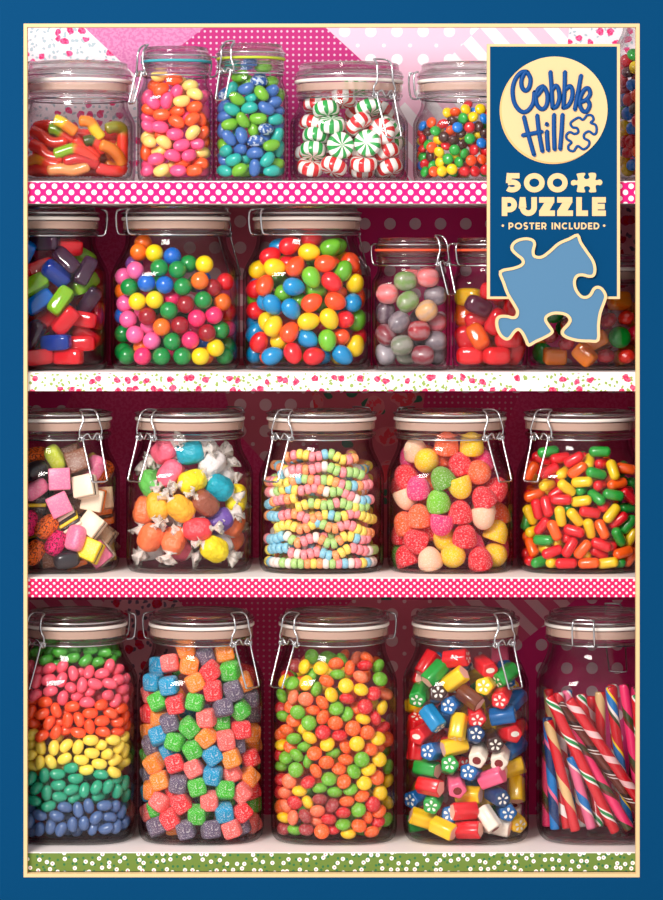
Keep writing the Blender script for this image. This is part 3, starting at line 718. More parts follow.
cdef('J', 'p,pink,232,118,120;g,green,122,148,88;a,grey,120,108,116;k,dark_plum,84,62,76;t,tan,216,168,118;r,deep_red,158,34,46;d,dusty_pink,190,92,104;m,maroon,130,48,60;w,pale_grey,160,152,160;e,grey-green,126,132,112')
cdef('K', 'y,yellow,224,176,24;v,purple,92,30,56;o,orange,246,104,28;r,red,214,34,46;s,bright_red,232,42,50')
cdef('L', 'a,amber,226,128,26;o,orange-red,232,56,40;g,green,16,120,40;r,dark_red,168,18,44')
UC = {'r': ('red', (214, 30, 42)), 'g': ('green', (34, 150, 62)), 'y': ('yellow', (246, 196, 36)), 'b': ('blue', (6, 96, 158)), 'n': ('navy', (16, 58, 104)), 'k': ('black-brown', (58, 26, 24)), 'c': ('brown', (110, 54, 30)), 'w': ('white', (248, 232, 216)), 'p': ('pink', (240, 104, 140)), 'l': ('light blue', (14, 136, 190))}
NC = {'p': ('pink', (240, 112, 136)), 't': ('teal', (20, 160, 180)), 'w': ('white', (232, 224, 222)), 'y': ('yellow', (250, 220, 40)), 'g': ('green', (110, 196, 96)), 'o': ('orange', (250, 128, 84)), 'a': ('amber', (250, 182, 60)), 'q': ('brown and pink', (150, 84, 64)), 'v': ('violet', (112, 80, 160)), 'r': ('coral red', (240, 74, 84))}
# allsorts: colour code -> (description, layers bottom to top)
PKc, BKc, WHc, ORc, YEc, TNc, BRc = (240, 130, 165), (46, 30, 30), (248, 226, 202), (244, 120, 34), (252, 210, 30), (222, 186, 152), (120, 70, 46)
MC = {'pb': ('pink and black', [WHc, BKc, PKc]), 'cb': ('cream and black', [WHc, BKc, WHc]), 'co': ('cream, black and orange', [ORc, BKc, WHc]), 'pk': ('pink, black and cream', [WHc, BKc, PKc]), 'st': ('five-layer striped', [WHc, BKc, YEc, BKc, WHc]),
      'cw': ('cream square', [WHc, BKc, WHc]), 'ct': ('tan', [TNc, BKc, TNc]), 'yb': ('yellow and black', [YEc, BKc, YEc]), 'yt': ('pale yellow', [YEc, BKc, (232, 190, 90)]), 'yk': ('yellow and black layered', [BKc, YEc, BKc]), 'kb': ('brown', [BRc, BKc, BRc]), 'ok': ('orange and black layered', [ORc, BKc, ORc])}
MESH = {}
def candy_mesh(k, c):
    key = k + c
    if key in MESH: return MESH[key]
    mm = .001
    if k == 'R': me = bean(6.75 * mm, 4.6 * mm, 4.5 * mm), candy_mat(key, C[key][1], 'bean')
    elif k == 'B': me = bean(7.4 * mm, 5.2 * mm, 5.1 * mm), candy_mat(key, C[key][1], 'bean')
    elif k == 'C': me = bean(7.65 * mm, 5.05 * mm, 4.95 * mm), candy_mat(key, C[key][1], 'speckle' if c == 's' else 'bean')
    elif k == 'S': me = ellipsoid(7.7 * mm, 7.7 * mm, 7.7 * mm, 28, 16, 0.42), candy_mat(key, C[key][1], 'sugar')
    elif k == 'T': me = lens(6.7 * mm, 4.4 * mm), candy_mat(key, C[key][1], 'matte')
    elif k == 'E': me = lens(4.8 * mm, 3.1 * mm), candy_mat(key, C[key][1], 'shiny')
    elif k == 'F': me = lens(6.0 * mm, 4.1 * mm), candy_mat(key, C[key][1], 'shiny')
    elif k == 'H': me = ellipsoid(7.65 * mm, 7.65 * mm, 7.65 * mm, 28, 16), candy_mat(key, C[key][1], 'shiny')
    elif k == 'I': me = ellipsoid(9.75 * mm, 7.75 * mm, 7.65 * mm, 28, 16, 1.0, lambda x, y, z: (x, y * (1 - .10 * x / .0094), z * (1 - .10 * x / .0094))), candy_mat(key, C[key][1], 'shiny')
    elif k == 'Q': me = capsule(9.4 * mm, 4.6 * mm), candy_mat(key, C[key][1], 'shiny')
    elif k == 'P': me = gumdrop(10.6 * mm, 9.2 * mm), candy_mat(key, C[key][1], 'sugar')
    elif k == 'G': me = fluted(13.0 * mm, 7.3 * mm, 6.9 * mm), candy_mat(key, C[key][1], 'hard')
    elif k == 'J': me = ellipsoid(9.6 * mm, 8.3 * mm, 8.3 * mm, 28, 16, 0.82), candy_mat(key, C[key][1], 'marble')
    elif k == 'K': me = ellipsoid(11.6 * mm, 8.5 * mm, 7.9 * mm, 28, 16, 0.62), candy_mat(key, C[key][1], 'hard')
    elif k == 'L':
        mat = candy_mat('L' + c[0], C['L' + c[0]][1], 'hard')
        if c[1] == 'c': me = fluted(9.9 * mm, 7.2 * mm, 7.2 * mm), mat
        elif c[1] == 'd': me = lens(9.8 * mm, 6.1 * mm), mat
        else: me = gem(9.0 * mm, 8.0 * mm, 7.4 * mm), mat
    elif k == 'D':
        prof = [(0, -5.4 * mm)]
        for i in range(1, 14):
            t = -PI / 2 + PI * i / 14; prof.append((7.0 * mm + 4.6 * mm * math.cos(t) ** .7 if abs(t) < 1.4 else 6 * mm, 5.6 * mm * math.copysign(abs(math.sin(t)) ** .9, t)))
        prof.append((0, 5.4 * mm)); me = MB().lathe(prof, 48), swirl_mat('mint_red', (222, 36, 44)) if c == 'r' else swirl_mat('mint_green', (44, 160, 74), n=8)
    elif k == 'U':
        body, end = c.split('-'); nm, rgb = UC[body]
        a, r, K = 10.8 * mm, 7.3 * mm, 40; m = MB(); rings = []
        for x_, s_ in ((-a, .80), (-a * .97, .93), (-a * .9, 1), (a * .9, 1), (a * .97, .93), (a, .80)):
            rings.append([(x_, r * s_ * (1 + .075 * math.cos(5 * q * 2 * PI / K)) * math.cos(q * 2 * PI / K), r * s_ * (1 + .075 * math.cos(5 * q * 2 * PI / K)) * math.sin(q * 2 * PI / K)) for q in range(K)])
        f = [(i * K + q, i * K + (q + 1) % K, (i + 1) * K + (q + 1) % K, (i + 1) * K + q) for i in range(5) for q in range(K)]
        f = [t[::-1] for t in f]; m.add([p for ring in rings for p in ring], f)
        m.add(rings[0], [tuple(range(K))], 0 if end != 'p' or body == 'p' else 1); m.add(rings[-1], [tuple(range(K - 1, -1, -1))], 0 if end != 'p' or body == 'p' else 1)
        for sg in (-1, 1):
            X = sg * (a + .00012)
            if end == 'd':
                for p in range(5):
                    th = p * 2 * PI / 5 + .3; pts = []
                    for i in range(10):
                        u = i / 10 * 2 * PI; rr = r * (.46 + .25 * math.cos(u)); ww = r * .155 * math.sin(u) * (1 + .5 * math.cos(u))
                        pts.append((X, rr * math.cos(th) - ww * math.sin(th), rr * math.sin(th) + ww * math.cos(th)))
                    m.add(pts, [tuple(range(10)) if sg > 0 else tuple(range(9, -1, -1))], 1)
            elif end in 'hw':
                q_ = .5 if end == 'h' else .55
                pts = [(X, r * q_ * math.cos(i * PI / 10), r * q_ * (1 if end == 'h' else .6) * math.sin(i * PI / 10)) for i in range(20)]
                m.add(pts, [tuple(range(20)) if sg > 0 else tuple(range(19, -1, -1))], 1)
        m2 = plain('rock_core_red', (130, 24, 26), .4) if end == 'h' else plain('rock_white', (250, 240, 228), .4) if end in 'dw' else plain('rock_blush', (250, 190, 170), .45)
        o_ = mesh('cut_rock', m.v, m.f, [candy_mat('U' + body, rgb, 'shiny'), m2], True, m.m)
        bm = bmesh.new(); bm.from_mesh(o_)
        for e in bm.edges:
            if len(e.link_faces) == 2 and e.calc_face_angle(0) > .9: e.smooth = False
        bm.to_mesh(o_); bm.free(); MESH[key] = o_
        return o_
    elif k == 'M':
        if c in ('mb', 'ob', 'dkb'):
            cc = {'m': (226, 30, 112), 'o': (238, 110, 26), 'd': (40, 34, 40)}[c[0]]
            me = ellipsoid(11.2 * mm, 7.4 * mm, 7.4 * mm, 28, 16, 0.72), candy_mat('M' + c[0], cc, 'beaded' if c[0] != 'd' else 'shiny')
        elif c in ('wpw', 'tww'):
            me = ellipsoid(11.2 * mm, 7.8 * mm, 6.8 * mm, 28, 16, 0.6), candy_mat('M' + c, PKc if c[0] == 'w' else (196, 206, 70), 'matte')
        else:
            m = MB(); ly = MC[c][1]; n_ = len(ly); H = 7.4 * mm; mats = []
            ths = [1.0] * n_
            if n_ == 3: ths = [1.25, .7, 1.25]
            tot = sum(ths); z0 = -H
            for i, cl in enumerate(ly):
                h = 2 * H * ths[i] / tot; v, f = rbox(9.2 * mm - (.35 * mm if cl == BKc else 0), 9.2 * mm - (.35 * mm if cl == BKc else 0), h / 2 - .00003, .0011)
                m.add([(x, y, z + z0 + h / 2) for x, y, z in v], f, i); z0 += h; mats.append(candy_mat('layer%d_%d_%d' % cl, cl, 'matte'))
            MESH[key] = mesh('allsort', m.v, m.f, mats, True, m.m)
            return MESH[key]
    elif k == 'N': me = ellipsoid(12.2 * mm, 9.8 * mm, 9.5 * mm, 28, 14, 0.7, lambda x, y, z: (x, y * (1 + .05 * math.sin(x * 900 + z * 500)), z * (1 + .05 * math.sin(y * 800)))), candy_mat('N' + c, NC[c][1], 'waxed')
    m, mat = me
    MESH[key] = mesh(KIND[k][0], m.v, m.f, mat, k != 'L' or c[1] != 'g', m.m)
    return MESH[key]
KIND = {'R': ('mini_jelly_bean', 'jelly bean', 'jelly bean'), 'B': ('jelly_bean', 'jelly bean', 'jelly bean'), 'C': ('jelly_bean', 'jelly bean', 'jelly bean'), 'S': ('sour_cube', 'sugared cube', 'sour candy'), 'T': ('lentil_candy', 'candy lentil', 'candy'),
        'E': ('chocolate_button', 'button', 'candy'), 'F': ('chocolate_button', 'button', 'candy'), 'H': ('gumball', 'gumball', 'gumball'), 'I': ('candy_egg', 'candy egg', 'candy'), 'Q': ('oblong_chew', 'oblong chew', 'candy'), 'P': ('gumdrop', 'gumdrop', 'gumdrop'),
        'G': ('hard_candy_bar', 'clear bar candy', 'hard candy'), 'J': ('marbled_candy', 'marbled candy', 'hard candy'), 'K': ('fruit_drop', 'fruit drop', 'hard candy'), 'L': ('jewel_candy', 'jewel candy', 'hard candy'), 'D': ('peppermint', 'striped peppermint', 'peppermint'),
        'U': ('cut_rock_candy', 'cut rock candy', 'hard candy'), 'M': ('liquorice_allsort', 'allsort', 'liquorice'), 'N': ('taffy', 'taffy', 'taffy')}
def cname(k, c):
    if k == 'D': return 'red and white' if c == 'r' else 'green and white'
    if k == 'U':
        b_, e = c.split('-'); return UC[b_][0] + {'d': ' daisy-ended', 'h': ' red-cored', 'w': ' white-centred', 'p': ' ribbed'}[e]
    if k == 'N': return NC[c][0]
    if k == 'M':
        if c in MC: return MC[c][0]
        return {'mb': 'magenta beaded', 'ob': 'orange beaded', 'dkb': 'glossy black', 'wpw': 'smooth pink', 'tww': 'yellow-green'}[c]
    if k == 'L': return C['L' + c[0]][0] + {'c': ' ribbed', 'd': ' round', 'g': ' faceted'}[c[1]]
    return C[k + c][0]
WRAP = None
def wrapper_mesh():
    """one fan of twisted waxed paper, along +x"""
    global WRAP
    if WRAP: return WRAP
    m, nt, b_ = newmat('waxed_paper'); b_.inputs['Base Color'].default_value = lin((250, 238, 230)); b_.inputs['Roughness'].default_value = .35; b_.inputs['Transmission Weight'].default_value = .3; b_.inputs['Alpha'].default_value = .88
    q = MB(); K = 22; v = []
    prof = [(.0, .0064), (.0018, .0026), (.0030, .0020), (.0068, .0060), (.0098, .0084)]
    for side in (1.0, 0.86):
        for i, (x, r) in enumerate(prof):
            for k in range(K):
                a = 2 * PI * k / K; rr = r * side * (1 + (.28 if i > 2 else .12) * math.cos(a * 6 + x * 300))
                v.append((x + (.0012 * math.cos(a * 6) if i == 4 else 0), rr * math.cos(a + x * 60), rr * .62 * math.sin(a + x * 60)))
    n = len(prof); f = []
    for i in range(n - 1):
        for k in range(K):
            k2 = (k + 1) % K; f.append((i * K + k, (i + 1) * K + k, (i + 1) * K + k2, i * K + k2)); s_ = n * K
            f.append((s_ + i * K + k, s_ + i * K + k2, s_ + (i + 1) * K + k2, s_ + (i + 1) * K + k))
    for k in range(K):
        k2 = (k + 1) % K; a = (n - 1) * K; f.append((a + k, a + n * K + k, a + n * K + k2, a + k2))
    q.add(v, f); WRAP = mesh('wrapper_twist', q.v, q.f, m, True)
    return WRAP
ORD = ['highest', 'second highest', 'third highest', 'fourth highest', 'fifth highest', 'sixth highest', 'seventh highest', 'eighth highest', 'ninth highest', 'tenth highest', 'eleventh highest', 'twelfth highest', 'thirteenth highest', 'fourteenth highest', 'fifteenth highest', 'sixteenth highest']
def hidden(px, py):
    return px < 29 or px > 633 or (486 < px < 621 and 43 < py < 300) or (505 < px < 600 and 240 < py < 335)
CANDY = {   # colour, x y z in 0.1 mm from the jar base centre, rotation vector x100, 1 = against the front glass
    'R': 'g -297 -234 1595 -144 -23 -2 1;g -181 -258 1606 166 -19 83 1;g -91 -344 1610 -112 -7 12 1;g 163 -291 1615 292 -26 49 1;g 275 -260 1594 159 -17 -16 1;g 345 -100 1549 -288 -1 -74 1;g -212 -341 1544 -134 -43 -5 1;g -111 -300 1499 -7 -1 22 1;g 329 -217 1521 -215 -106 -105 1;g 17 -353 1563 27 -30 -34 1;g 126 -362 1541 -59 -75 7 1;g 221 -321 1517 -295 22 -53 1;g -358 -167 1520 11 -107 -36 1;p -69 -387 1489 -155 -38 -116 1;p 24 -414 1438 -28 -172 27 1;p 82 -331 1424 -22 -70 -129 1;p 157 -400 1448 94 -25 139 1;p 267 -392 1433 -303 8 -40 1;p 322 -315 1486 -138 -114 -78 1;p 386 -248 1446 -268 -98 -64 1;p -70 -441 1388 177 -36 141 1;p 101 -454 1345 15 -133 45 1;p 212 -447 1355 97 48 14 1;p 330 -400 1350 233 10 -31 1;p 391 -315 1367 -238 -43 -32 1;p -181 -438 1388 -205 -42 -23 1;p -286 -407 1372 104 -76 103 1;p 3 -445 1322 223 -129 -41 1;p 166 -397 1291 -58 -107 64 1;p -165 -460 1295 -199 21 -48 1;p -58 -462 1237 -157 -45 -144 1;p 63 -420 1251 64 1 87 1;p 317 -410 1258 -31 -21 120 1;p 147 -463 1200 -270 -18 4 1;p 377 -349 1199 -46 -91 37 1;p 437 -225 1193 140 -97 83 1;p -297 -427 1257 -268 -18 -70 1;p -356 -273 1470 179 -34 158 1;p -279 -332 1452 -84 -42 9 1;p -179 -392 1473 -267 30 -78 1;p 440 -191 1352 54 -96 21 1;p 429 -278 1288 19 -11 72 1;o -211 -452 1202 -209 33 -42 1;o -333 -354 1195 -301 -23 -77 1;o -115 -461 1134 -167 -77 -228 1;o 20 -463 1164 223 -33 8 1;o 263 -425 1176 -145 -87 54 1;o -234 -449 1103 90 -37 26 1;o -335 -413 1111 -142 -65 -99 1;o -19 -463 1052 81 -145 51 1;o 76 -459 1057 -21 -189 28 1;o 173 -456 1109 -130 -16 22 1;o 334 -384 1100 130 28 -37 1;o 270 -440 1039 224 49 22 1;o 390 -338 1018 -33 1 -4 1;o 167 -455 996 169 -119 175 1;o -104 -392 1019 277 -55 41 1;o -174 -459 1027 -269 -8 -155 1;o -319 -361 1013 -153 18 35 1;o -25 -402 959 259 21 53 1;o 71 -463 947 -50 20 -8 1;o 276 -426 947 266 -32 -19 1;o 390 -307 930 153 30 58 1;o -236 -448 916 -204 -42 -48 1;o -120 -463 948 -7 -102 -29 1;o -351 -302 938 245 9 26 1;o 444 -231 1044 166 -108 100 1;o 445 -162 955 -60 -106 -19 1;o 422 -306 1124 280 108 34 1;y -247 -411 813 -173 -114 -179 1;y -340 -338 816 242 -80 167 1;y -133 -463 819 -193 -96 -159 1;y -29 -461 835 226 12 107 1;y 69 -464 824 -90 -97 -83 1;y -106 -367 897 20 -67 101 1;y 176 -460 883 -124 -9 12 1;y 359 -391 876 -53 8 37 1;y 186 -456 774 22 21 38 1;y 308 -408 754 178 -104 1 1;y 403 -324 802 140 -91 59 1;y 445 -248 758 -167 -62 -139 1;y -339 -409 748 -195 41 -50 1;y -255 -442 690 -11 -129 -63 1;y -160 -457 698 -52 -158 -128 1;y -43 -463 727 122 -59 13 1;y 96 -446 717 26 12 24 1;y 247 -442 680 -94 21 -1 1;y 371 -354 695 200 42 72 1;y 434 -202 655 -219 -30 -31 1;y -330 -365 652 194 -15 -47 1;y 136 -438 629 82 -13 -9 1;y 367 -385 599 -73 35 59 1;y -323 -389 918 -231 -43 -28 1;y 434 -239 871 62 -32 79 1;y 257 -411 833 -196 76 -74 1;t -333 -410 551 -128 -91 -65 1;t -217 -449 582 -51 -116 -85 1;t -104 -464 596 101 6 11 1;t 11 -461 647 136 -40 -20 1;t 49 -462 560 -35 -4 25 1;t 259 -431 587 283 -29 -16 1;t -97 -458 504 64 -15 -19 1;t -281 -426 470 -215 -61 -63 1;t -194 -456 437 190 -88 164 1;t 14 -462 466 127 -9 48 1;t 124 -462 461 146 -52 149 1;t 223 -451 482 -150 -106 -58 1;t 317 -416 482 186 -87 101 1;t 391 -358 432 115 -130 51 1;t -86 -454 405 83 22 29 1;t 38 -410 392 151 -15 76 1;t 235 -396 394 179 82 57 1;t -305 -428 367 116 6 -41 1;t -179 -454 325 -76 -34 14 1;t 451 -197 375 105 -124 56 1;t 375 -313 526 -132 -76 1 1;t 447 -243 485 207 3 172 1;b -40 -458 315 -291 -51 41 1;b 71 -464 296 104 -114 148 1;b 160 -457 327 -91 -115 -142 1;b 290 -434 325 115 5 25 1;b 371 -362 306 -62 -45 -94 1;b -254 -445 248 -5 35 -31 1;b -110 -464 244 -97 20 21 1;b 222 -452 226 -215 -66 -77 1;b 119 -462 179 -96 -92 -126 1;b 26 -463 172 214 -56 207 1;b 328 -389 220 257 69 -19 1;b 419 -300 245 -207 -19 -140 1;b -340 -406 193 239 42 188 1;b -164 -442 150 -103 -134 -61 1;b -72 -464 131 220 -58 122 1;b -259 -438 127 14 -130 -40 1;b 192 -407 133 -171 -118 -87 1;b 304 -423 131 82 -34 11 1;b 384 -352 134 -11 -109 53 1;b -319 -347 102 -220 28 -147 1;b 443 -234 149 -95 -95 -72 1;b -342 -349 296 120 -148 60 1;t -172 144 519 49 252 -77 0;t -97 -205 412 -129 -182 -31 0;p -13 -215 1395 -4 -154 -100 0;o 33 -85 1023 -94 98 136 0;g 208 194 1427 17 -62 -93 0;t -303 164 502 -181 175 167 0;g -243 -1 1517 47 181 202 0;p 189 98 1304 -197 -89 20 0;p -144 104 1354 117 -101 -58 0;b 419 -34 92 -46 -36 -136 0;b 57 30 153 -252 -58 148 0;b 85 -208 136 85 78 8 0;p 190 24 1213 5 -94 163 0;o -86 30 1045 -66 190 -99 0;p 9 -124 1228 -140 11 253 0;p -425 -89 1158 5 208 -79 0;t -48 -102 581 -108 140 -80 0;t 351 -16 444 -34 26 -3 0;p 291 -19 1338 156 101 134 0;t -168 135 339 -127 258 -48 0;y 23 81 780 15 41 46 0;b -71 181 124 185 -14 -76 0;p -11 288 1247 -103 18 -43 0;t -57 -19 428 219 -93 2 0;b -298 -165 238 285 -13 -21 0;b -47 -257 102 49 101 -17 0;y -75 213 668 73 -91 275 0;o 92 181 1079 -164 -65 159 0;y -427 223 522 109 25 -169 0;o 413 65 930 -200 -174 -85 0;o -72 237 1128 -11 -25 -133 0;t -48 292 504 234 -182 -13 0;y -425 24 843 1 -72 263 0;t 118 -43 518 116 32 31 0;p -111 148 1202 -16 -5 20 0;t 211 -168 345 32 34 -134 0;t -387 -210 506 198 -135 -64 0;p -393 55 1305 -12 58 -152 0;p -391 -178 1237 145 5 16 0;y -419 -88 529 -98 -194 -170 0;t 76 -18 334 268 128 80 0;p -94 -177 1190 -268 -101 12 0;b 291 288 189 69 93 -71 0;y -281 -33 549 -239 75 -23 0;o 224 -56 856 -179 -80 -146 0;o 7 -248 1077 -244 42 -184 0;y -131 50 761 88 100 276 0;t -86 171 427 -98 209 -8 0;t -329 -55 422 18 228 79 0;y -337 323 778 -171 -32 141 0;p 358 337 1271 197 35 142 0;y 403 -78 617 232 114 139 0;b 232 34 115 -67 11 -34 0;p 234 -156 1133 -158 -10 117 0;t -140 64 423 -171 147 -194 0;t -219 -213 345 67 120 -112 0;b 49 -314 94 47 -81 -56 0;g -47 -173 1501 92 -166 -25 0;o -372 -140 1035 16 -256 -79 0;o -365 -255 1031 257 41 -2 0;o 42 75 1096 -110 87 209 0;p 121 -4 1328 19 -79 -128 0;y 411 306 714 -77 -60 -13 0;o -265 214 939 -162 189 -162 0;o -108 -9 882 -87 8 131 0;y -32 243 806 80 -208 -40 0;y 94 290 552 -94 37 -215 0;b -220 78 126 149 139 -13 0;g 233 -205 1443 -49 80 -74 0;o -274 2 852 111 191 3 0;y -269 105 704 -18 191 -218 0;b -332 336 168 -169 -24 -19 0;t -253 -308 274 -171 -169 -52 0;p 56 -266 1305 178 84 -138 0;y 10 -285 641 9 -86 -266 0;p -70 -71 1169 -55 188 -10 0;y 341 -34 844 133 45 232 0;g -121 29 1516 207 130 -128 0;p 125 -141 1410 152 -139 228 0;o 355 192 949 -90 19 155 0;y 347 58 757 67 -165 236 0;y -377 191 832 0 115 267 0;b 353 -27 222 173 -9 155 0;t -20 -20 275 26 35 -93 0;y -218 28 656 -83 -7 158 0;p -189 272 1157 30 219 139 0;y 423 175 638 227 17 1 0;g 40 3 1611 176 -18 -22 0;y 43 143 673 197 -56 -106 0;g -325 135 1574 120 117 134 0;g 126 -65 1601 -175 69 178 0;t -236 -260 467 98 31 -226 0;b 425 106 239 -148 166 -102 0;p -216 -5 1151 -9 283 -71 0;o -163 101 1083 129 183 47 0;t -104 -313 369 -63 -18 262 0;t 195 333 458 227 60 106 0;t 294 163 478 29 -39 -122 0;o 340 331 996 -112 -206 -199 0;t 146 111 391 -231 46 157 0;b -29 -190 173 116 -63 -68 0;o -286 217 1054 -53 73 272 0;t -363 -266 356 -80 24 -95 0;o -26 -347 1070 -78 -55 -232 0;y 161 336 749 -14 -61 190 0;y 161 92 784 44 236 16 0;p 451 118 1227 100 -106 75 0;o -138 -114 969 100 -154 -134 0;b 321 78 237 -106 -275 -87 0;o -56 -176 872 -84 53 -112 0;b -169 -137 144 0 78 32 0;p -224 -183 1137 58 -31 64 0;p 252 -274 1215 17 28 43 0;y 16 1 712 136 107 105 0;y -422 -45 717 -18 -227 -45 0;t 148 188 285 81 51 -211 0;g -202 -188 1670 17 9 33 0;y -86 -252 745 -59 101 -190 0;b -270 6 202 -12 261 -61 0;g 237 -45 1574 157 115 1 0;t -444 -12 342 35 -281 -13 0;p 255 -135 1366 -78 103 -218 0;t 382 -123 507 -58 -142 96 0;t -297 282 483 145 -191 -26 0;b 213 206 200 -73 -125 123 0;t 20 -214 463 179 169 148 0;g -176 -121 1526 -159 -143 91 0;y 306 -112 758 38 265 -86 0;p 128 -131 1218 44 -232 -39 0;p 299 16 1159 -36 -3 198 0;p -28 57 1223 -126 -38 -139 0;o -378 316 1117 112 89 52 0;b 26 160 160 -283 26 71 0;p -195 202 1380 -49 -44 36 0;p 2 -94 1410 29 -8 27 0;o 363 -51 1032 -118 -37 -148 0;o 6 192 976 114 -81 -232 0;y -256 238 631 262 -101 -49 0;p 59 0 1188 78 -154 -142 0;t 258 84 339 -3 122 115 0;b 308 336 95 117 49 -46 0;p -350 -174 1132 -190 117 164 0;y -101 -218 610 249 -85 -16 0;p -316 -23 1421 134 88 81 0;o 69 10 943 125 -169 121 0;y -20 291 617 -103 27 10 0;g 265 74 1599 -140 118 96 0;g -101 245 1470 -41 6 -20 0;p 185 230 1144 -184 109 -32 0;g -259 151 1460 8 -174 196 0;b -188 276 96 38 132 255 0;t -17 288 290 -153 -29 26 0;g 8 -151 1596 -38 -306 -57 0;y 87 -209 665 -14 -214 104 0;p 60 106 1404 114 140 142 0;b 214 -159 117 107 125 259 0;g 92 -58 1489 -81 -269 98 0;g 302 213 1590 -61 -236 -142 0;p 101 224 1354 -149 -112 64 0;y -226 -240 640 190 88 181 0;p 327 108 1394 -32 76 -205 0;t 88 298 397 -35 -171 -210 0;o -255 -176 924 155 -180 -144 0;t -52 92 297 -34 79 -218 0;g 150 51 1493 9 233 39 0',
    'S': 'b -361 -100 1463 -10 1 -18 1;p -255 -291 1508 -20 -17 -5 1;o -123 -237 1621 1 -35 4 1;v 39 -257 1560 -2 -36 34 1;o -90 -341 1497 8 18 16 1;b -396 -247 1343 8 -2 -50 1;b -257 -400 1333 6 -18 -20 1;o -38 -414 1359 -5 -44 19 1;r 93 -368 1449 22 -73 -33 1;o 203 -247 1578 -32 -22 29 1;g 256 -338 1449 24 -12 -24 1;o 364 -262 1344 24 -34 6 1;r 117 -428 1295 28 -15 -8 1;p -425 -108 1228 -6 -26 -15 1;g -350 -355 1193 -27 -49 -23 1;g -35 -428 1197 -15 19 -16 1;r -198 -419 1180 19 -23 -20 1;v 286 -397 1289 37 -41 6 1;v 416 -197 1197 19 -6 27 1;v 199 -419 1151 -25 -13 37 1;g 342 -342 1121 30 -69 -11 1;r -428 -133 1064 28 -6 -43 1;o -345 -276 1047 27 10 14 1;p 60 -428 1065 8 -10 -27 1;v -250 -409 1024 15 -35 0 1;v 425 -102 1058 11 4 63 1;o -426 -96 903 -2 -18 -50 1;b -351 -354 902 -34 -35 11 1;g -87 -428 985 30 -75 11 1;g 177 -321 1008 -30 -3 22 1;r 351 -354 956 3 -8 34 1;o 425 -162 903 26 6 42 1;o 61 -428 904 23 -73 -35 1;g -205 -418 865 0 26 -29 1;v -413 -233 811 31 -27 -9 1;b -263 -295 770 11 -43 9 1;g -60 -428 797 26 -50 10 1;b 108 -428 746 1 -61 23 1;p 221 -415 876 27 -14 20 1;v 306 -274 818 10 -17 4 1;o 427 -48 782 -17 -24 61 1;g -426 -105 707 6 -40 -70 1;o -388 -297 661 25 -49 -46 1;r -206 -418 675 -23 -34 -3 1;v -425 -124 542 -27 -48 -44 1;o -332 -370 525 -5 -35 -13 1;v -178 -422 512 30 16 -4 1;p -45 -428 639 -11 -51 -20 1;b 114 -428 582 27 11 -20 1;o 270 -402 720 2 -35 -10 1;p 269 -324 576 -6 -52 -19 1;o 409 -248 536 9 -81 62 1;r 419 -182 686 -4 -36 27 1;g -19 -428 482 -6 -26 6 1;g 216 -416 453 -29 5 22 1;o -409 -250 425 12 0 2 1;r -211 -288 421 -1 -52 8 1;p 358 -347 418 3 -79 -17 1;r 427 -139 414 23 -32 23 1;p -332 -370 343 -18 58 -51 1;r -154 -426 348 33 -59 -3 1;p 84 -428 365 31 -5 2 1;g 208 -274 350 -28 -21 28 1;p -428 -84 211 -24 -48 -68 1;g -21 -425 249 31 0 -1 1;b 208 -417 268 34 -14 18 1;r 356 -349 255 -7 -72 32 1;g 425 -49 276 1 0 68 1;r -247 -409 210 26 -52 -8 1;v -369 -334 128 -30 -36 15 1;p 428 -111 123 24 -48 60 1;p 272 -401 123 -4 -35 -12 1;v -113 -428 123 9 -27 -9 1;v 95 -428 123 -16 -12 35 1;o -210 -266 123 -15 -15 -39 1;v 346 -254 123 -2 -35 -10 1;g -371 -232 259 -35 -34 2 1;b -426 -92 379 -15 -16 -28 1;o 13 261 580 170 121 -192 0;v 82 218 224 -213 -56 24 0;v 21 45 324 -41 -286 56 0;v 45 149 994 100 78 252 0;o -59 211 423 -133 -138 -48 0;v -187 -186 550 -127 -118 147 0;g 111 -131 982 -39 192 80 0;b 313 -77 517 -225 124 -68 0;o -179 230 998 -164 152 -103 0;r 376 165 1357 159 74 -219 0;g 13 -79 170 -92 -236 -178 0;o -46 130 840 46 45 -208 0;g -235 71 189 140 -6 -258 0;g -40 -84 787 -235 -14 30 0;p 366 285 1014 -210 118 170 0;o -176 60 1162 49 178 -126 0;g 68 -187 372 -220 140 160 0;r -346 199 1143 252 162 -93 0;g 237 216 1442 -121 250 38 0;g -212 253 1365 95 -189 -43 0;g 288 134 534 23 -130 32 0;r 419 105 1008 -24 -124 142 0;v -340 76 567 -119 -81 273 0;v -282 36 775 102 136 252 0;g 93 69 1306 -104 -245 -2 0;r -189 -192 270 10 -133 -276 0;b 261 -53 1221 118 -13 -43 0;g 188 -200 1311 114 -87 -51 0;v 267 209 715 -136 -7 -34 0;b -96 -178 1095 244 -26 -61 0;g 1 -76 1458 56 -69 -225 0;p -106 1 1313 52 94 -278 0;o -321 194 340 -30 306 20 0;g -215 263 598 14 -207 70 0;o 174 -103 612 -264 -91 -16 0;p -177 -167 831 -61 55 302 0;b 144 255 477 90 -52 -294 0;p 133 303 1250 -69 40 37 0;v -212 -14 428 90 30 276 0;b 166 260 1021 167 -150 -203 0;v -26 -8 1007 88 -225 117 0;p -354 76 1391 61 81 62 0',
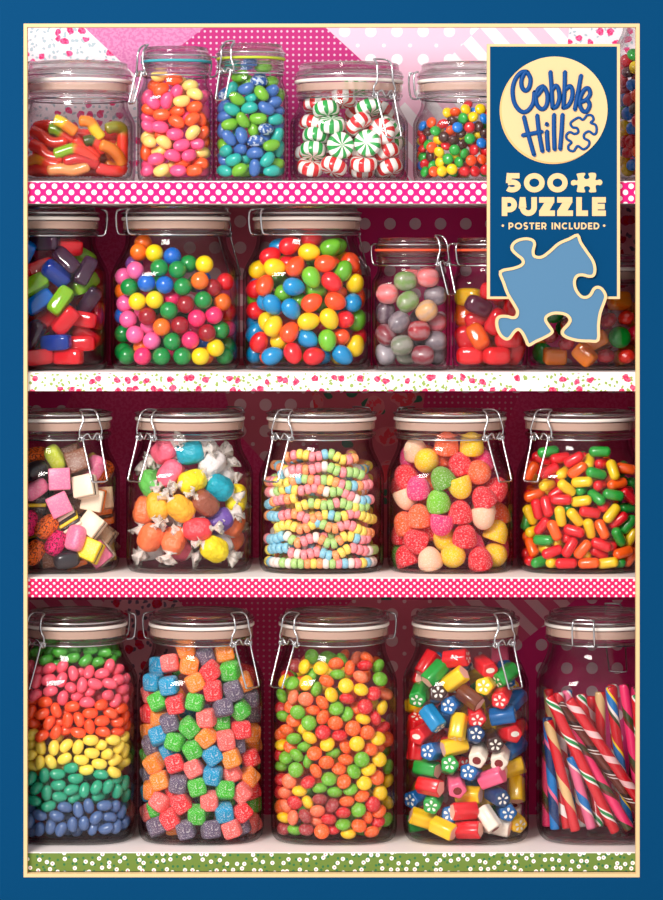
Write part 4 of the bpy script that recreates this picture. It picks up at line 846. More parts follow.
    'T': 'y -252 -364 1487 32 -121 20 1;g -193 -339 1410 42 -103 22 1;y -110 -399 1481 86 0 -1 1;o 17 -365 1512 228 -9 20 1;o 132 -376 1479 4 -140 3 1;r 261 -350 1495 269 11 3 1;g 376 -239 1475 241 -8 144 1;o -62 -439 1378 259 12 -46 1;g 30 -402 1426 283 0 0 1;p 222 -413 1409 256 23 -67 1;g 391 -317 1377 92 29 17 1;y -423 -268 1352 11 -107 -13 1;g -357 -378 1352 69 -23 -12 1;y -236 -435 1360 64 -102 33 1;g -148 -406 1303 208 -46 175 1;y -22 -454 1263 58 101 -34 1;y 100 -461 1340 114 -7 5 1;y 226 -438 1304 48 27 -1 1;r 108 -446 1228 282 5 -25 1;r 334 -393 1265 83 -43 37 1;p 442 -162 1227 42 8 39 1;g -442 -253 1227 248 -12 -151 1;p -345 -396 1235 16 -123 2 1;p -239 -450 1226 200 -6 -4 1;o -361 -321 1147 77 -42 -6 1;o -99 -449 1197 258 19 -121 1;o -176 -402 1127 308 -3 -41 1;g 19 -456 1148 79 -25 10 1;o 189 -354 1136 51 -34 11 1;r 262 -443 1162 114 5 7 1;y 407 -323 1135 237 -5 170 1;g -307 -426 1112 200 -14 -9 1;g -429 -242 1050 263 -43 -35 1;g -211 -454 1026 114 13 -13 1;o -340 -344 1034 89 -7 -15 1;o -92 -454 1074 221 -43 127 1;g 105 -427 1096 74 -99 43 1;o 12 -465 1026 200 0 0 1;y 244 -428 1055 306 12 -40 1;r 346 -381 1056 225 46 -156 1;o -399 -305 943 264 -31 -32 1;o 158 -468 982 157 1 1 1;r -94 -461 949 95 0 0 1;y -242 -367 961 218 -37 54 1;y -206 -443 900 258 13 -70 1;g -339 -392 883 262 -28 17 1;r 47 -449 920 32 0 0 1;o 279 -431 941 200 10 7 1;r 416 -275 959 265 27 81 1;y 371 -370 881 78 -7 29 1;y -439 -199 799 33 2 -40 1;g -248 -370 811 281 -13 23 1;y -57 -456 846 77 -50 21 1;o 99 -416 823 45 103 -26 1;y 193 -462 851 157 2 2 1;o 304 -378 791 64 4 13 1;o 446 -128 838 101 -97 91 1;o -165 -455 769 79 -17 5 1;g -403 -300 708 67 7 -35 1;g -317 -412 746 255 7 -96 1;g -6 -406 762 264 -6 23 1;o 99 -447 716 4 9 0 1;g 234 -456 718 157 4 4 1;y 382 -349 701 114 14 22 1;o -365 -305 807 79 -8 -19 1;o -445 -109 872 163 -98 79 1;g -442 -119 610 31 -7 -43 1;g -323 -421 624 157 -12 -12 1;g -216 -377 692 218 -34 183 1;o -65 -461 693 218 -10 19 1;o -153 -449 619 248 21 -143 1;o 44 -424 636 49 0 0 1;g 168 -453 617 60 85 -26 1;y 292 -418 627 51 -32 19 1;r -464 -125 714 13 -109 -21 1;g 461 -153 607 232 -1 171 1;o 362 -372 551 114 12 19 1;y 460 -120 483 244 17 128 1;p -379 -355 518 156 -19 -19 1;r -445 -138 497 53 5 -50 1;g -42 -457 553 79 8 -4 1;r -217 -441 524 48 -35 5 1;o 83 -455 532 76 -66 28 1;y 255 -441 516 95 3 7 1;g 139 -424 460 49 -25 8 1;g -119 -432 472 309 -2 27 1;g 5 -432 438 265 3 -12 1;y -291 -409 444 4 0 -11 1;y 389 -341 416 156 22 22 1;p -412 -289 407 229 -46 4 1;o 235 -434 405 32 -34 11 1;r -334 -411 346 219 3 -47 1;y -223 -395 346 250 18 -145 1;m -119 -449 382 283 -1 0 1;m -17 -451 330 46 -85 22 1;o 108 -449 362 282 -1 12 1;r 326 -413 333 157 10 10 1;y 452 -125 299 223 73 -123 1;r -462 -109 390 35 -112 -9 1;p -406 -310 298 245 -9 -100 1;g 206 -445 292 92 -63 35 1;m -246 -437 236 236 27 -137 1;p -139 -454 283 249 -9 21 1;r 77 -451 267 265 0 0 1;o 379 -350 263 54 -45 36 1;r -44 -449 213 282 2 -12 1;o 275 -372 222 231 35 -161 1;o -458 -124 259 65 -127 26 1;p -347 -400 217 30 -139 21 1;y -421 -283 196 281 -46 -32 1;p -148 -371 178 263 7 -35 1;g 77 -449 169 32 -9 2 1;r 367 -322 172 52 -20 28 1;r -6 -381 120 32 -9 1 1;o 211 -445 158 64 26 -5 1;g -332 -352 106 282 -19 -28 1;m -234 -435 123 32 16 -8 1;y 121 -424 86 310 1 0 1;g 442 -218 167 211 -1 97 1;o 318 -408 99 266 11 27 1;m -422 -237 99 85 -15 -33 1;o -103 -463 112 104 0 0 1;m -323 -78 1460 82 -265 -146 0;y 206 271 440 156 85 140 0;g -362 267 441 82 -266 32 0;p 66 302 1190 -61 -68 -95 0;o -284 -164 585 -91 129 -80 0;g 358 309 798 -27 76 -191 0;p -123 -135 322 202 -154 41 0;g 215 -90 243 -76 166 148 0;r -329 180 519 198 -239 7 0;o -27 283 232 -57 -10 -262 0;y -274 -259 972 -94 -206 -118 0;o 367 -216 781 278 -4 -23 0;o 171 -137 714 -12 -171 -97 0;r -411 129 702 -195 29 148 0;g 92 -175 480 6 115 -114 0;y 1 -190 655 -1 -39 27 0;p 229 -154 469 -115 -87 -216 0;o 34 77 636 110 114 -201 0;g -102 -34 950 -12 -187 -97 0;g -288 238 902 119 -29 -255 0;o -414 45 447 200 114 -27 0;o 265 -124 1381 -100 -142 212 0;r -250 110 382 30 -139 205 0;y -255 28 1074 272 -124 -89 0;o -276 -23 1301 137 69 -35 0;r -326 19 919 112 34 248 0;o -102 -108 473 -152 161 68 0;g -194 241 332 -16 130 41 0;r -396 -12 1357 -4 67 -108 0;g -20 -46 1501 155 -101 203 0;o 0 -153 830 -156 -12 97 0;g -189 -135 1543 -117 99 33 0;y -434 126 1087 -8 -14 -242 0;o 325 134 1003 -49 -215 136 0;r -336 248 778 168 69 -82 0;y -352 -164 1265 130 104 -241 0;o 57 -303 363 -83 185 137 0;y -159 93 1019 250 7 86 0;o -222 -280 204 150 -91 68 0;r 89 118 107 183 -28 -85 0;y -137 22 114 -64 -199 -15 0;o -18 -196 97 -68 -41 110 0;g 136 -308 209 42 -194 97 0;r 55 -36 194 50 -58 -296 0;o 128 -97 357 82 -125 126 0;r 314 319 103 96 -212 -105 0;y -194 15 1434 38 166 -202 0;y 327 259 1077 84 4 -138 0;y 308 139 365 110 118 -96 0;y 392 -84 961 110 -212 65 0;o -108 224 1077 -64 -37 -263 0;g -8 231 594 51 -262 106 0;g 427 174 702 -127 -90 -65 0;o 221 217 829 27 117 288 0;y 122 -129 107 160 -42 -198 0;p 190 162 939 -167 -228 18 0;g -243 -197 97 -45 235 28 0;p -177 -278 1255 6 212 -38 0;g -200 -217 394 -144 -32 132 0;y -149 310 945 186 -137 74 0;o -237 91 563 140 -168 -224 0;o -237 190 1462 -131 94 259 0;r 224 182 1130 -63 250 27 0;g 105 282 704 147 9 -237 0;r -251 299 1099 -154 -108 63 0;p 94 -185 1004 176 93 67 0;r 187 -119 1133 141 -56 -42 0;y 121 -67 582 87 -230 -145 0;g -53 191 1439 -61 167 160 0;g -357 154 126 242 103 -97 0;y -74 -209 1296 55 -161 -150 0;y -37 -130 1400 -171 140 -45 0;g -236 151 1249 3 -129 94 0;y 158 297 556 -176 221 45 0;g -301 309 545 112 52 31 0;g 363 167 813 183 -37 -244 0;y -100 48 464 -85 221 46 0;m -233 206 106 -193 -78 -128 0;m -73 21 597 -16 -38 74 0;y 50 -294 520 138 -54 78 0;g -330 168 1149 140 42 -32 0;o 259 290 1429 -55 27 141 0;o 84 198 1503 -102 192 -71 0;o 318 6 225 133 153 224 0;g -376 112 1341 -68 30 19 0;o 396 88 1228 -60 193 -49 0;g 229 8 597 136 -36 66 0;o 374 239 1435 63 129 155 0;y 247 110 1490 14 23 283 0;g 350 -35 440 -25 116 134 0;y -103 -295 1097 -192 -52 48 0;y 112 51 1390 -221 23 80 0;y 343 277 564 -12 -62 143 0;r 311 -197 960 -133 -138 -111 0;o 134 -280 1248 38 142 -164 0;r 151 -158 1311 -49 -119 154 0;g 384 273 395 -184 -238 -62 0;r 404 -7 793 -14 144 106 0;r -58 -105 155 46 154 -87 0;y 309 -101 798 -254 23 -124 0;r 53 272 983 -249 145 -113 0;y -315 318 1353 -47 214 186 0;r -88 247 96 -10 -83 -199 0;o -121 94 895 28 -1 -14 0;y 342 245 913 232 -32 -113 0;o -299 -260 460 -178 71 127 0;g 67 -211 1525 -41 101 -81 0;g -246 -77 197 -105 94 115 0;m -237 -80 396 -25 308 59 0;o 32 276 408 89 36 -177 0;r 45 340 597 -70 -31 -65 0;o -134 175 767 88 79 -201 0;r -45 -80 733 -145 -125 70 0;g -186 239 1324 -206 91 -6 0;r 119 13 922 -91 78 -116 0;o 145 -306 934 -28 -15 -124 0;m -106 -1 1107 -113 -71 -273 0;g -71 66 1516 -269 -127 -62 0;r 405 20 550 -174 -50 -63 0;y -29 -145 1023 -42 -149 -166 0;g 145 139 312 -113 135 -35 0;r -443 -91 1099 -210 49 2 0;o 279 -247 1547 -13 -241 3 0;p 230 -287 758 62 -83 208 0;r 65 164 891 61 116 16 0;o 196 10 1027 28 222 184 0;g -190 -93 1035 135 -64 206 0;o 256 -267 1050 -170 173 -23 0;p 193 -115 1525 -77 -98 35 0;m 290 34 951 168 -250 -10 0;o -231 -239 1089 -50 36 -234 0;g 53 -6 1201 98 -77 197 0;g 289 -216 262 -84 148 -39 0;y 159 308 883 -195 -165 101 0;y 153 333 124 192 -21 84 0;g -201 -91 872 -89 -134 -176 0;m 154 283 275 -157 -110 -243 0;m 184 91 429 -149 -29 66 0;y 344 -156 108 146 -98 117 0;g 234 -256 92 41 -25 186 0',
    'U': 'r-d -93 -320 1553 -74 -1 -43 1;r-d -331 -140 1485 -67 -104 3 1;g-p -274 -321 1426 27 -64 56 1;g-d -402 -240 1240 34 26 -180 1;k-d -270 -374 1255 -20 -25 -138 1;y-p -107 -396 1386 -7 -64 -46 1;c-p 20 -422 1239 184 -5 -84 1;r-w 155 -280 1482 14 20 -120 1;y-d 155 -389 1333 -7 -5 -181 1;r-d 288 -368 1236 19 15 -177 1;g-d 325 -286 1406 -26 -58 58 1;y-p -411 -77 1134 -26 -24 -93 1;l-d -294 -371 1054 -93 105 -8 1;b-d -132 -352 1165 -5 -4 -189 1;y-d -82 -422 991 157 -25 160 1;r-d 72 -373 1081 20 21 -150 1;b-d 299 -361 1074 -86 -9 -22 1;b-d 412 -113 1165 153 22 101 1;r-w -376 -268 913 17 10 -212 1;r-d -429 -64 941 -38 -104 -106 1;n-d 59 -388 914 -19 -20 -148 1;k-d 214 -381 867 15 17 -141 1;r-w 354 -306 918 -3 -5 -113 1;b-d -289 -336 770 -10 -6 -205 1;y-p -110 -374 817 225 30 37 1;r-p -425 -168 771 -10 -142 28 1;w-h 94 -396 750 30 24 -177 1;w-h 277 -356 720 29 24 -172 1;g-d -153 -393 655 -24 -23 -159 1;g-p -338 -265 609 -134 49 -44 1;b-d 32 -364 600 -12 -9 -186 1;p-h -96 -395 494 25 27 -149 1;p-p 206 -406 554 -98 -14 -61 1;y-p 393 -117 595 92 -35 6 1;r-p -319 -382 480 -44 21 -53 1;y-p 427 -115 408 -144 -159 -79 1;b-d -411 -111 337 12 6 -227 1;g-d -287 -310 336 16 13 -176 1;y-p 13 -309 396 30 -6 -39 1;n-d 248 -372 399 7 12 -113 1;b-d 328 -311 271 10 11 -143 1;y-p -377 -246 181 278 22 -43 1;b-d -126 -280 218 -21 -17 -182 1;y-p -206 -414 129 147 -15 -67 1;w-h 174 -415 211 217 -14 -127 1;y-d 401 -200 159 14 24 -107 1;r-p -30 -425 281 -310 -50 0 1;r-d 412 -98 932 69 31 82 1;b-d 408 -112 765 65 -9 82 1;g-d -393 -95 122 -96 -20 3 1;r-p 8 -422 121 -179 32 -37 1;w-p 259 -299 122 -229 42 4 1;g-d 105 194 420 24 -24 49 0;y-d 222 -144 948 -80 113 32 0;n-d -74 -142 1488 -15 -209 66 0;r-d 206 28 632 75 -88 -161 0;y-p 225 -208 576 -73 -202 218 0;r-d 43 88 1132 -4 219 -219 0;y-d 151 -122 321 36 90 -278 0;y-p 233 284 1169 43 52 -216 0;r-d -252 -109 446 -37 194 -31 0;l-d 26 -76 511 233 108 -175 0;b-d -289 237 997 -29 -42 -193 0;r-d 363 301 808 -207 59 -89 0;y-p -72 310 129 77 -166 -198 0;y-d 62 -106 1084 303 -8 23 0;b-d -211 164 748 -102 -160 -102 0;b-d -220 239 1432 6 64 121 0;b-d -176 -147 1047 -199 -147 159 0;r-p -259 -32 876 -105 -226 -7 0;g-p 264 107 219 -186 -6 -16 0;g-p 115 -116 1257 147 -106 -8 0;y-p 146 96 1347 -2 199 183 0;w-h 407 12 155 -76 109 123 0;r-w -125 -186 833 146 -211 -118 0;p-p -282 167 1228 129 90 165 0;b-d 231 291 551 -31 -203 54 0;p-p -174 266 410 -206 103 104 0;r-p 80 -214 145 43 -79 83 0;r-w -369 141 137 -33 -2 -273 0;p-h 400 161 473 75 213 202 0;r-d -159 105 527 5 -192 170 0;r-d 36 37 188 137 276 -51 0;b-d 140 252 901 83 179 -23 0;w-h 80 276 1350 -167 20 32 0;r-d -80 -188 638 -165 82 -71 0;p-p 303 117 1512 86 16 -167 0;r-d -366 219 578 74 237 98 0;r-d -100 -201 1306 -194 168 37 0;r-d -152 127 121 237 -91 -21 0;n-d -54 107 1487 78 -88 198 0;y-p -111 -9 1323 -226 5 -70 0;y-d 162 64 980 125 -219 183 0;r-d -68 235 1018 37 274 -65 0;r-p -245 -106 242 9 -73 209 0;y-d 359 104 1219 65 190 52 0;k-d -14 286 549 133 -221 150 0;y-p -391 253 295 218 147 134 0;r-p -382 37 1333 -32 -9 167 0;b-d 338 -77 1387 -66 140 -70 0',
    'M': 'pb 63 -429 796 146 4 11 1;cb 276 -389 733 135 -37 -6 1;co 339 -280 613 157 1 -26 1;pk 63 -433 581 151 -27 41 1;st 130 -327 449 24 -56 7 1;cw 328 -326 404 130 31 -66 1;ct 405 -113 294 148 25 -72 1;yb 317 -363 193 129 10 -51 1;yt 402 -5 147 141 12 35 1;wpw 198 -424 300 59 -111 76 1;mb 34 -432 257 55 -93 62 1;ob -45 -432 395 52 -67 48 1;ob -149 -429 178 57 -82 57 1;mb -203 -422 424 58 -118 81 1;yk -142 -318 593 24 0 0 1;wpw -138 -427 711 13 -58 30 1;ob -150 -297 980 70 -8 30 1;tww 22 -349 973 29 106 13 1;kb 139 -199 978 159 -30 25 1;dkb -139 -405 868 58 -26 34 1;ct 403 -132 607 129 3 13 1;ok 401 -27 470 24 -17 2 1;kb -17 -304 147 178 9 27 1;dkb 124 -425 117 15 -15 26 1;ob 405 -116 832 -7 -86 25 1;wpw 344 -257 879 51 -91 58 1;kb 214 -347 935 122 -29 22 1;ok 177 -234 123 24 -35 4 1;cb -325 -370 279 123 -27 3 1;pb -342 -336 491 137 -22 56 1;yb -356 -266 146 130 -16 34 1;co -376 -223 659 126 -37 17 1;mb -329 -356 778 75 -54 52 1;pk -325 -230 922 143 -6 20 1;pk 389 -230 148 139 -67 42 1;ct 31 48 360 -196 -51 -62 0;cb 71 266 134 33 57 56 0;yb 222 -85 801 -158 -113 -24 0;yb -177 -51 291 -249 -165 -84 0;wpw -396 128 744 -41 -169 -99 0;co -153 102 425 -173 2 -155 0;dkb -131 6 638 -36 -91 -260 0;cb 14 227 864 64 92 -107 0;mb -377 169 257 -157 -181 157 0;cb 261 76 580 -12 212 187 0;cb 178 309 758 31 45 22 0;co 132 239 392 -66 -25 -45 0;ct 397 175 169 -52 -233 -49 0;yt 301 135 852 -1 124 -110 0;kb 146 -158 547 -65 189 195 0;ob -19 -105 784 107 -78 -161 0;pk -394 -4 495 -196 59 -176 0;kb -100 168 170 158 36 152 0;ob -157 280 705 142 -72 -187 0;st -304 162 560 -51 -71 -84 0;tww -288 15 884 85 65 -94 0;pk 300 91 311 -82 -60 189 0;mb -398 67 136 111 -214 23 0;ct -293 -88 120 7 28 58 0',
    'N': 'p -203 -215 1024 149 -91 -3 1;t 20 -273 1011 -164 1 -40 1;w 199 -230 915 -56 -79 25 1;y 34 -338 769 249 54 49 1;t 261 -259 715 207 61 -40 1;g -320 -180 741 -116 119 -7 1;o -376 -182 512 -150 -120 -92 1;a -259 -336 561 188 68 209 1;a -58 -394 547 242 49 -80 1;q 146 -352 586 -266 -62 100 1;v 258 -240 431 -180 -40 -45 1;o -318 -346 298 224 -91 114 1;r 82 -389 369 283 -22 9 1;o -118 -343 272 77 -71 109 1;y 222 -358 200 -222 -30 80 1;o 368 -77 393 -180 -116 -81 1;w 270 -74 778 -152 -41 -113 1;y 398 -122 612 202 42 202 1;o 347 37 227 -22 -82 67 1;w -320 -149 200 91 -82 -40 1;w 125 -61 1012 37 -22 -30 1;p -149 -275 831 -45 -89 -4 1;w 251 -154 219 -227 70 56 1;o -162 209 212 -33 -48 -111 0;o -68 257 653 150 -108 -159 0;o -107 51 716 -112 64 75 0;g -297 183 723 45 -121 95 0;w -77 113 412 -219 125 122 0;w -90 -134 444 -63 -41 -245 0;a 173 140 899 7 71 -162 0;p -95 -149 189 -180 54 18 0;q -337 200 400 128 -150 68 0;w 89 160 293 -155 125 196 0',
    'P': 'y -209 -333 960 124 12 -14 1;r -393 -218 818 21 -55 -19 1;g -89 -402 813 11 -52 3 1;r 66 -312 930 25 -35 4 1;o -93 -164 977 -5 0 0 1;p 257 -211 956 46 -16 10 1;o 241 -384 847 102 131 -99 1;r 393 -248 714 -8 69 22 1;p -286 -379 735 45 -19 -4 1;y 76 -408 715 2 279 -13 1;l -118 -410 621 45 -17 3 1;w -374 -244 610 32 278 -11 1;o -397 -231 419 32 -40 -23 1;r -197 -227 380 45 -44 5 1;p -89 -408 404 0 -297 -2 1;w 267 -383 456 -3 304 -26 1;y 389 -252 348 -4 35 22 1;w 270 -203 554 4 -17 10 1;r -319 -366 280 36 -105 14 1;y -51 -276 253 6 289 -67 1;p 174 -233 253 9 -17 4 1;r -382 -228 135 -4 -35 -23 1;w -189 -403 136 41 -18 2 1;y 22 -421 147 106 127 -101 1;y 385 -250 146 120 58 -24 1;p 408 -53 201 29 5 33 1;g -409 -15 135 24 -25 -49 1;o -276 -381 495 34 -1 -6 1;r 68 -409 527 24 0 0 1;r 259 -385 645 23 -52 10 1;r 109 -410 331 42 0 0 1;w -306 -169 1042 48 -20 -8 1;r -407 -59 316 20 -4 -39 1;y 172 -305 1099 40 0 1 1;p -331 20 981 45 -6 -25 1;r 234 -395 135 37 -17 6 1;o -42 -314 1102 43 0 0 1;o 408 -69 482 1 -18 29 1;r 218 -63 764 -80 -27 209 0;o -134 -28 740 -26 -195 -9 0;g -83 306 730 -132 -130 -8 0;p -28 -124 387 -132 78 -134 0;r -229 64 345 -158 -145 100 0;w 250 194 959 175 41 39 0;p 27 -51 168 14 130 -215 0;r 250 91 273 181 127 48 0;r -40 297 328 -80 241 -17 0;p 68 -93 556 -76 52 -18 0;o 228 190 686 90 -235 -162 0;o -245 -77 561 -74 -63 -54 0;w 184 264 391 -188 25 -196 0;o -224 188 928 -175 -98 33 0;o 38 -91 831 86 223 91 0;r 207 -7 962 -202 232 -57 0;y -93 138 500 214 113 -154 0;r -401 146 724 1 77 -242 0;r -171 166 159 98 254 -110 0;r -378 193 142 234 -125 113 0',
    'Q': 'r -337 -205 956 -218 29 33 1;o -432 -171 844 20 -104 1 1;r -294 -393 866 -152 -51 -28 1;y -169 -364 846 -188 -128 29 1;o -58 -440 874 70 -67 -6 1;y 48 -352 937 52 -41 132 1;g 99 -450 846 84 38 21 1;y 245 -405 874 177 8 -155 1;o 366 -289 876 97 9 -20 1;o 282 -379 754 301 57 28 1;y -21 -457 775 84 -23 -30 1;y -151 -452 724 -98 41 68 1;y -308 -374 741 -19 -19 90 1;r 134 -417 745 -259 -172 3 1;g -8 -367 699 210 117 62 1;g 102 -444 646 -234 109 49 1;g 246 -436 664 209 21 -12 1;r 387 -334 646 -32 65 44 1;o -407 -228 647 -249 -1 -47 1;r -216 -362 680 -138 -39 -42 1;y -28 -457 613 151 -41 -16 1;r -195 -457 626 111 -17 -27 1;r 177 -384 572 -127 -104 67 1;r -391 -353 538 57 135 -20 1;r -315 -414 565 -104 138 42 1;r 45 -466 520 141 16 -5 1;y 230 -453 510 89 -72 58 1;y -202 -451 485 191 106 -136 1;y -79 -459 476 259 65 -111 1;g -111 -360 554 239 134 56 1;y -441 -213 478 239 57 -140 1;r 291 -408 448 -15 -66 -22 1;g -460 -121 424 -167 -97 -114 1;o -254 -447 366 219 8 -150 1;r -347 -353 393 72 -100 -9 1;y 44 -443 380 93 136 -24 1;o 148 -454 377 194 8 -141 1;r -88 -458 362 246 -34 -46 1;g 293 -418 308 -173 14 131 1;g 378 -347 407 162 -66 70 1;g 391 -277 542 -154 -45 44 1;y 400 -322 290 -12 -100 -17 1;y -408 -234 341 -26 -28 66 1;g -342 -386 278 -35 10 -55 1;o -432 -271 209 180 -13 -153 1;o -460 -120 279 50 -93 -141 1;r -114 -359 293 -236 -117 33 1;o -17 -465 208 7 -87 -9 1;y -196 -331 244 83 63 74 1;y -323 -299 200 19 -30 -118 1;r 143 -458 245 163 9 -44 1;r 195 -372 244 -170 48 10 1;o 331 -410 176 117 -5 42 1;r -423 -93 141 -224 -53 24 1;r -450 -233 91 -230 213 -1 1;g -358 -335 93 242 46 46 1;r -270 -432 183 134 -26 28 1;y -252 -377 89 -116 -60 82 1;r -125 -466 224 208 -47 122 1;r -67 -330 89 -221 -128 42 1;y 29 -353 121 -131 -26 147 1;r 129 -383 168 49 58 21 1;r -156 -462 89 -272 -3 1 1;o 36 -462 90 -202 19 -24 1;y 197 -443 91 -99 1 -38 1;g 282 -343 89 98 -50 -85 1;o 397 -225 172 -217 -76 -38 1;o 399 -323 126 -144 -60 -92 1;r -197 -334 968 -194 -34 -1 1;r -84 -401 961 -100 -38 -43 1;r 164 -325 920 62 32 92 1;g 137 -370 1026 303 -20 -1 1;g -292 -280 1020 138 -17 9 1;g 32 304 909 152 -213 2 0;g 165 33 817 238 36 194 0;r 298 -105 108 -92 53 -290 0;r -173 245 691 60 16 -156 0;g -310 110 142 118 -40 198 0;r -305 -45 259 -101 -73 156 0;r 401 95 208 16 -49 -5 0;o 387 -128 262 -71 44 145 0;r -30 -236 948 -60 48 283 0;g 446 -98 723 152 -222 75 0;r -213 -205 248 -210 8 -88 0;g 263 208 838 63 152 -9 0;y 65 -147 733 41 241 -15 0;o -404 291 243 147 -190 150 0;r -165 338 170 -157 93 -86 0;r 132 -90 95 -28 -281 -60 0;o 308 43 427 -66 41 9 0;r -197 -136 892 -180 20 -167 0;y -100 203 911 41 -118 -287 0;g -2 299 384 168 35 -84 0;o -253 203 427 162 -174 14 0;r -45 85 886 36 -12 -197 0;r 199 -48 335 92 -62 40 0;g -176 269 812 -70 23 86 0;o -380 262 456 172 -166 -17 0;o 296 -28 240 25 -62 -114 0;y -337 329 782 -85 -75 -257 0;y -114 33 353 154 -196 -137 0;o 90 -240 499 -87 42 -132 0;r -394 331 106 -29 -121 -206 0;o 203 299 714 27 -26 -40 0;y -195 72 275 -120 -202 115 0;r 69 -7 568 -180 -46 -60 0;r 200 -72 635 58 -109 11 0;r -297 -4 879 66 126 -45 0;r -228 211 299 -108 38 138 0;y -328 244 106 -118 -16 136 0;g 158 -209 883 7 -30 80 0;r 235 107 676 93 69 -71 0;o 231 201 205 98 -89 -189 0;y -95 -205 461 -109 7 220 0;g -57 -110 96 -40 212 -222 0;g -154 250 90 4 -25 -196 0;r 348 -230 672 22 227 163 0;g 439 66 345 -120 136 47 0;y 26 135 161 32 -72 29 0;g 43 -8 232 17 -129 43 0;g 249 31 568 -82 97 171 0;g 416 248 722 94 140 240 0;y 83 -223 274 84 134 -146 0;o 59 57 693 -250 -108 60 0;o -416 16 133 -142 71 222 0;y -225 311 533 72 -16 75 0;y -142 80 654 -73 18 -171 0;o 151 294 495 -154 -154 -32 0;y -406 40 775 116 -250 -2 0;o 96 39 120 -184 84 62 0;g -272 129 927 -191 65 -87 0;g -28 -256 610 -131 91 -77 0;o 232 -88 884 145 24 205 0;o 423 202 121 -265 103 6 0;o 225 -248 601 -36 38 260 0;g -36 146 467 169 -37 -198 0;r -336 175 566 -98 -39 94 0;g -116 -175 797 112 26 123 0;y 287 -132 388 43 -241 97 0;r 275 -274 413 -118 24 -126 0;r -164 6 758 207 128 119 0;o 229 -233 736 -86 190 99 0;g -20 269 526 9 -140 -235 0;r -212 -74 487 -189 27 49 0;y 182 -55 203 34 55 -193 0;r -161 -239 648 149 -209 69 0;r -365 170 739 -43 -277 21 0;g 18 -125 933 83 144 21 0;y 104 163 320 140 -35 222 0;y -290 -168 712 -74 115 -81 0;o -83 184 124 165 89 -66 0;y 238 -218 219 80 -55 117 0;o 353 49 106 37 -60 -18 0;o -305 44 541 -175 -77 -30 0;o 187 71 262 -56 17 -251 0;o -355 284 654 31 181 223 0;o 85 214 643 -75 -31 -21 0;r 448 -83 393 -188 -111 -56 0;y 294 56 835 -69 12 -151 0;g 300 219 582 -282 0 87 0;g -111 -247 160 173 -5 141 0;r 89 191 829 24 174 -6 0;g 418 128 634 182 20 -13 0;r -84 -157 291 -53 35 131 0;g 358 -125 870 21 27 -168 0;o 28 55 359 236 -78 144 0;g -194 -306 459 -92 206 -185 0;y 370 323 244 28 110 113 0;r -212 66 136 -194 8 187 0;r -103 16 506 -1 -64 -198 0;o 417 190 418 108 31 -33 0;r 235 -132 512 -190 113 -138 0;y -282 -33 106 74 -92 -70 0;o -404 103 287 4 -77 116 0;r -222 -272 806 -143 -64 -271 0;r -227 -49 629 72 -20 -289 0;y -378 -61 499 -19 -150 181 0;o 228 -198 89 27 286 92 0;y -62 184 612 -23 -43 259 0;g -46 254 267 -73 241 -115 0;r -380 178 861 -125 65 51 0;y -273 330 268 5 -122 14 0;r -278 225 197 230 -20 -106 0;o 97 103 456 185 -132 -31 0;r -256 -4 395 152 150 218 0;r -251 -158 362 5 96 -214 0;r 123 307 330 -5 193 75 0;y 131 222 111 -67 -109 -255 0;y 277 226 388 73 6 41 0;r -431 118 127 -268 -46 -147 0;r 0 -302 244 36 147 -111 0;r -421 -31 614 -102 59 -214 0;r -185 -283 356 -42 -89 123 0',
    'G': 'b -135 -351 968 25 -105 -24 1;d 141 -427 815 49 76 26 1;l -46 -446 717 -34 -54 7 1;b -1 -432 576 -21 -62 19 1;l 182 -441 586 -27 -98 11 1;r 219 -427 420 32 -87 9 1;d 143 -436 236 6 -6 -25 1;r 340 -331 220 -5 -5 -7 1;r -13 -439 113 8 -7 35 1;r 242 -406 112 -7 1 -32 1;r 355 -299 428 -4 16 -13 1;r 51 -300 408 -43 -75 29 1;v -48 -444 299 -9 -102 -31 1;r -11 -337 859 -6 -35 29 1;r 221 -216 1039 24 5 37 1;l 322 -55 964 -21 48 42 1;v 223 -355 920 -37 80 -12 1;v 39 -325 1080 6 -1 -36 1;l 363 -185 730 -2 -53 59 1;v 412 -227 585 15 -95 -17 1;v 382 -304 835 -13 -109 27 1;r 449 -123 456 46 -129 81 1;r 372 -196 287 9 55 41 1;r -194 -434 779 7 -68 -38 1;l -245 -403 602 33 -10 37 1;b -223 -432 439 -18 -47 -43 1;r -212 -351 253 -30 -21 27 1;b -360 -335 752 13 -107 -29 1;r -392 -123 500 22 -33 7 1;l -369 -297 308 9 -71 -10 1;r -372 -270 112 -24 2 -13 1;d -224 -395 112 -1 0 31 1;r -312 -259 923 -20 -52 18 1;r -437 -143 204 -5 -123 -44 1;r -115 301 707 187 4 -34 0;v -167 -177 755 169 -191 -53 0;b -157 -177 265 -203 -65 24 0;l -102 231 309 -84 28 70 0;r 115 -62 696 -29 -31 135 0;v 231 203 778 -171 -236 64 0;b 174 -5 500 35 -13 -132 0;l -122 321 122 -279 109 -61 0;v -174 257 926 209 -161 -87 0;b -179 21 842 16 -246 -81 0;r -134 -111 427 13 98 -200 0;r 390 77 288 54 134 243 0;r 387 204 566 225 -15 47 0;r -301 -7 280 180 29 115 0;r 119 317 483 233 134 -115 0;r -199 313 491 -127 57 -140 0;r 404 163 765 38 -15 98 0;r -49 26 157 -84 12 -74 0',
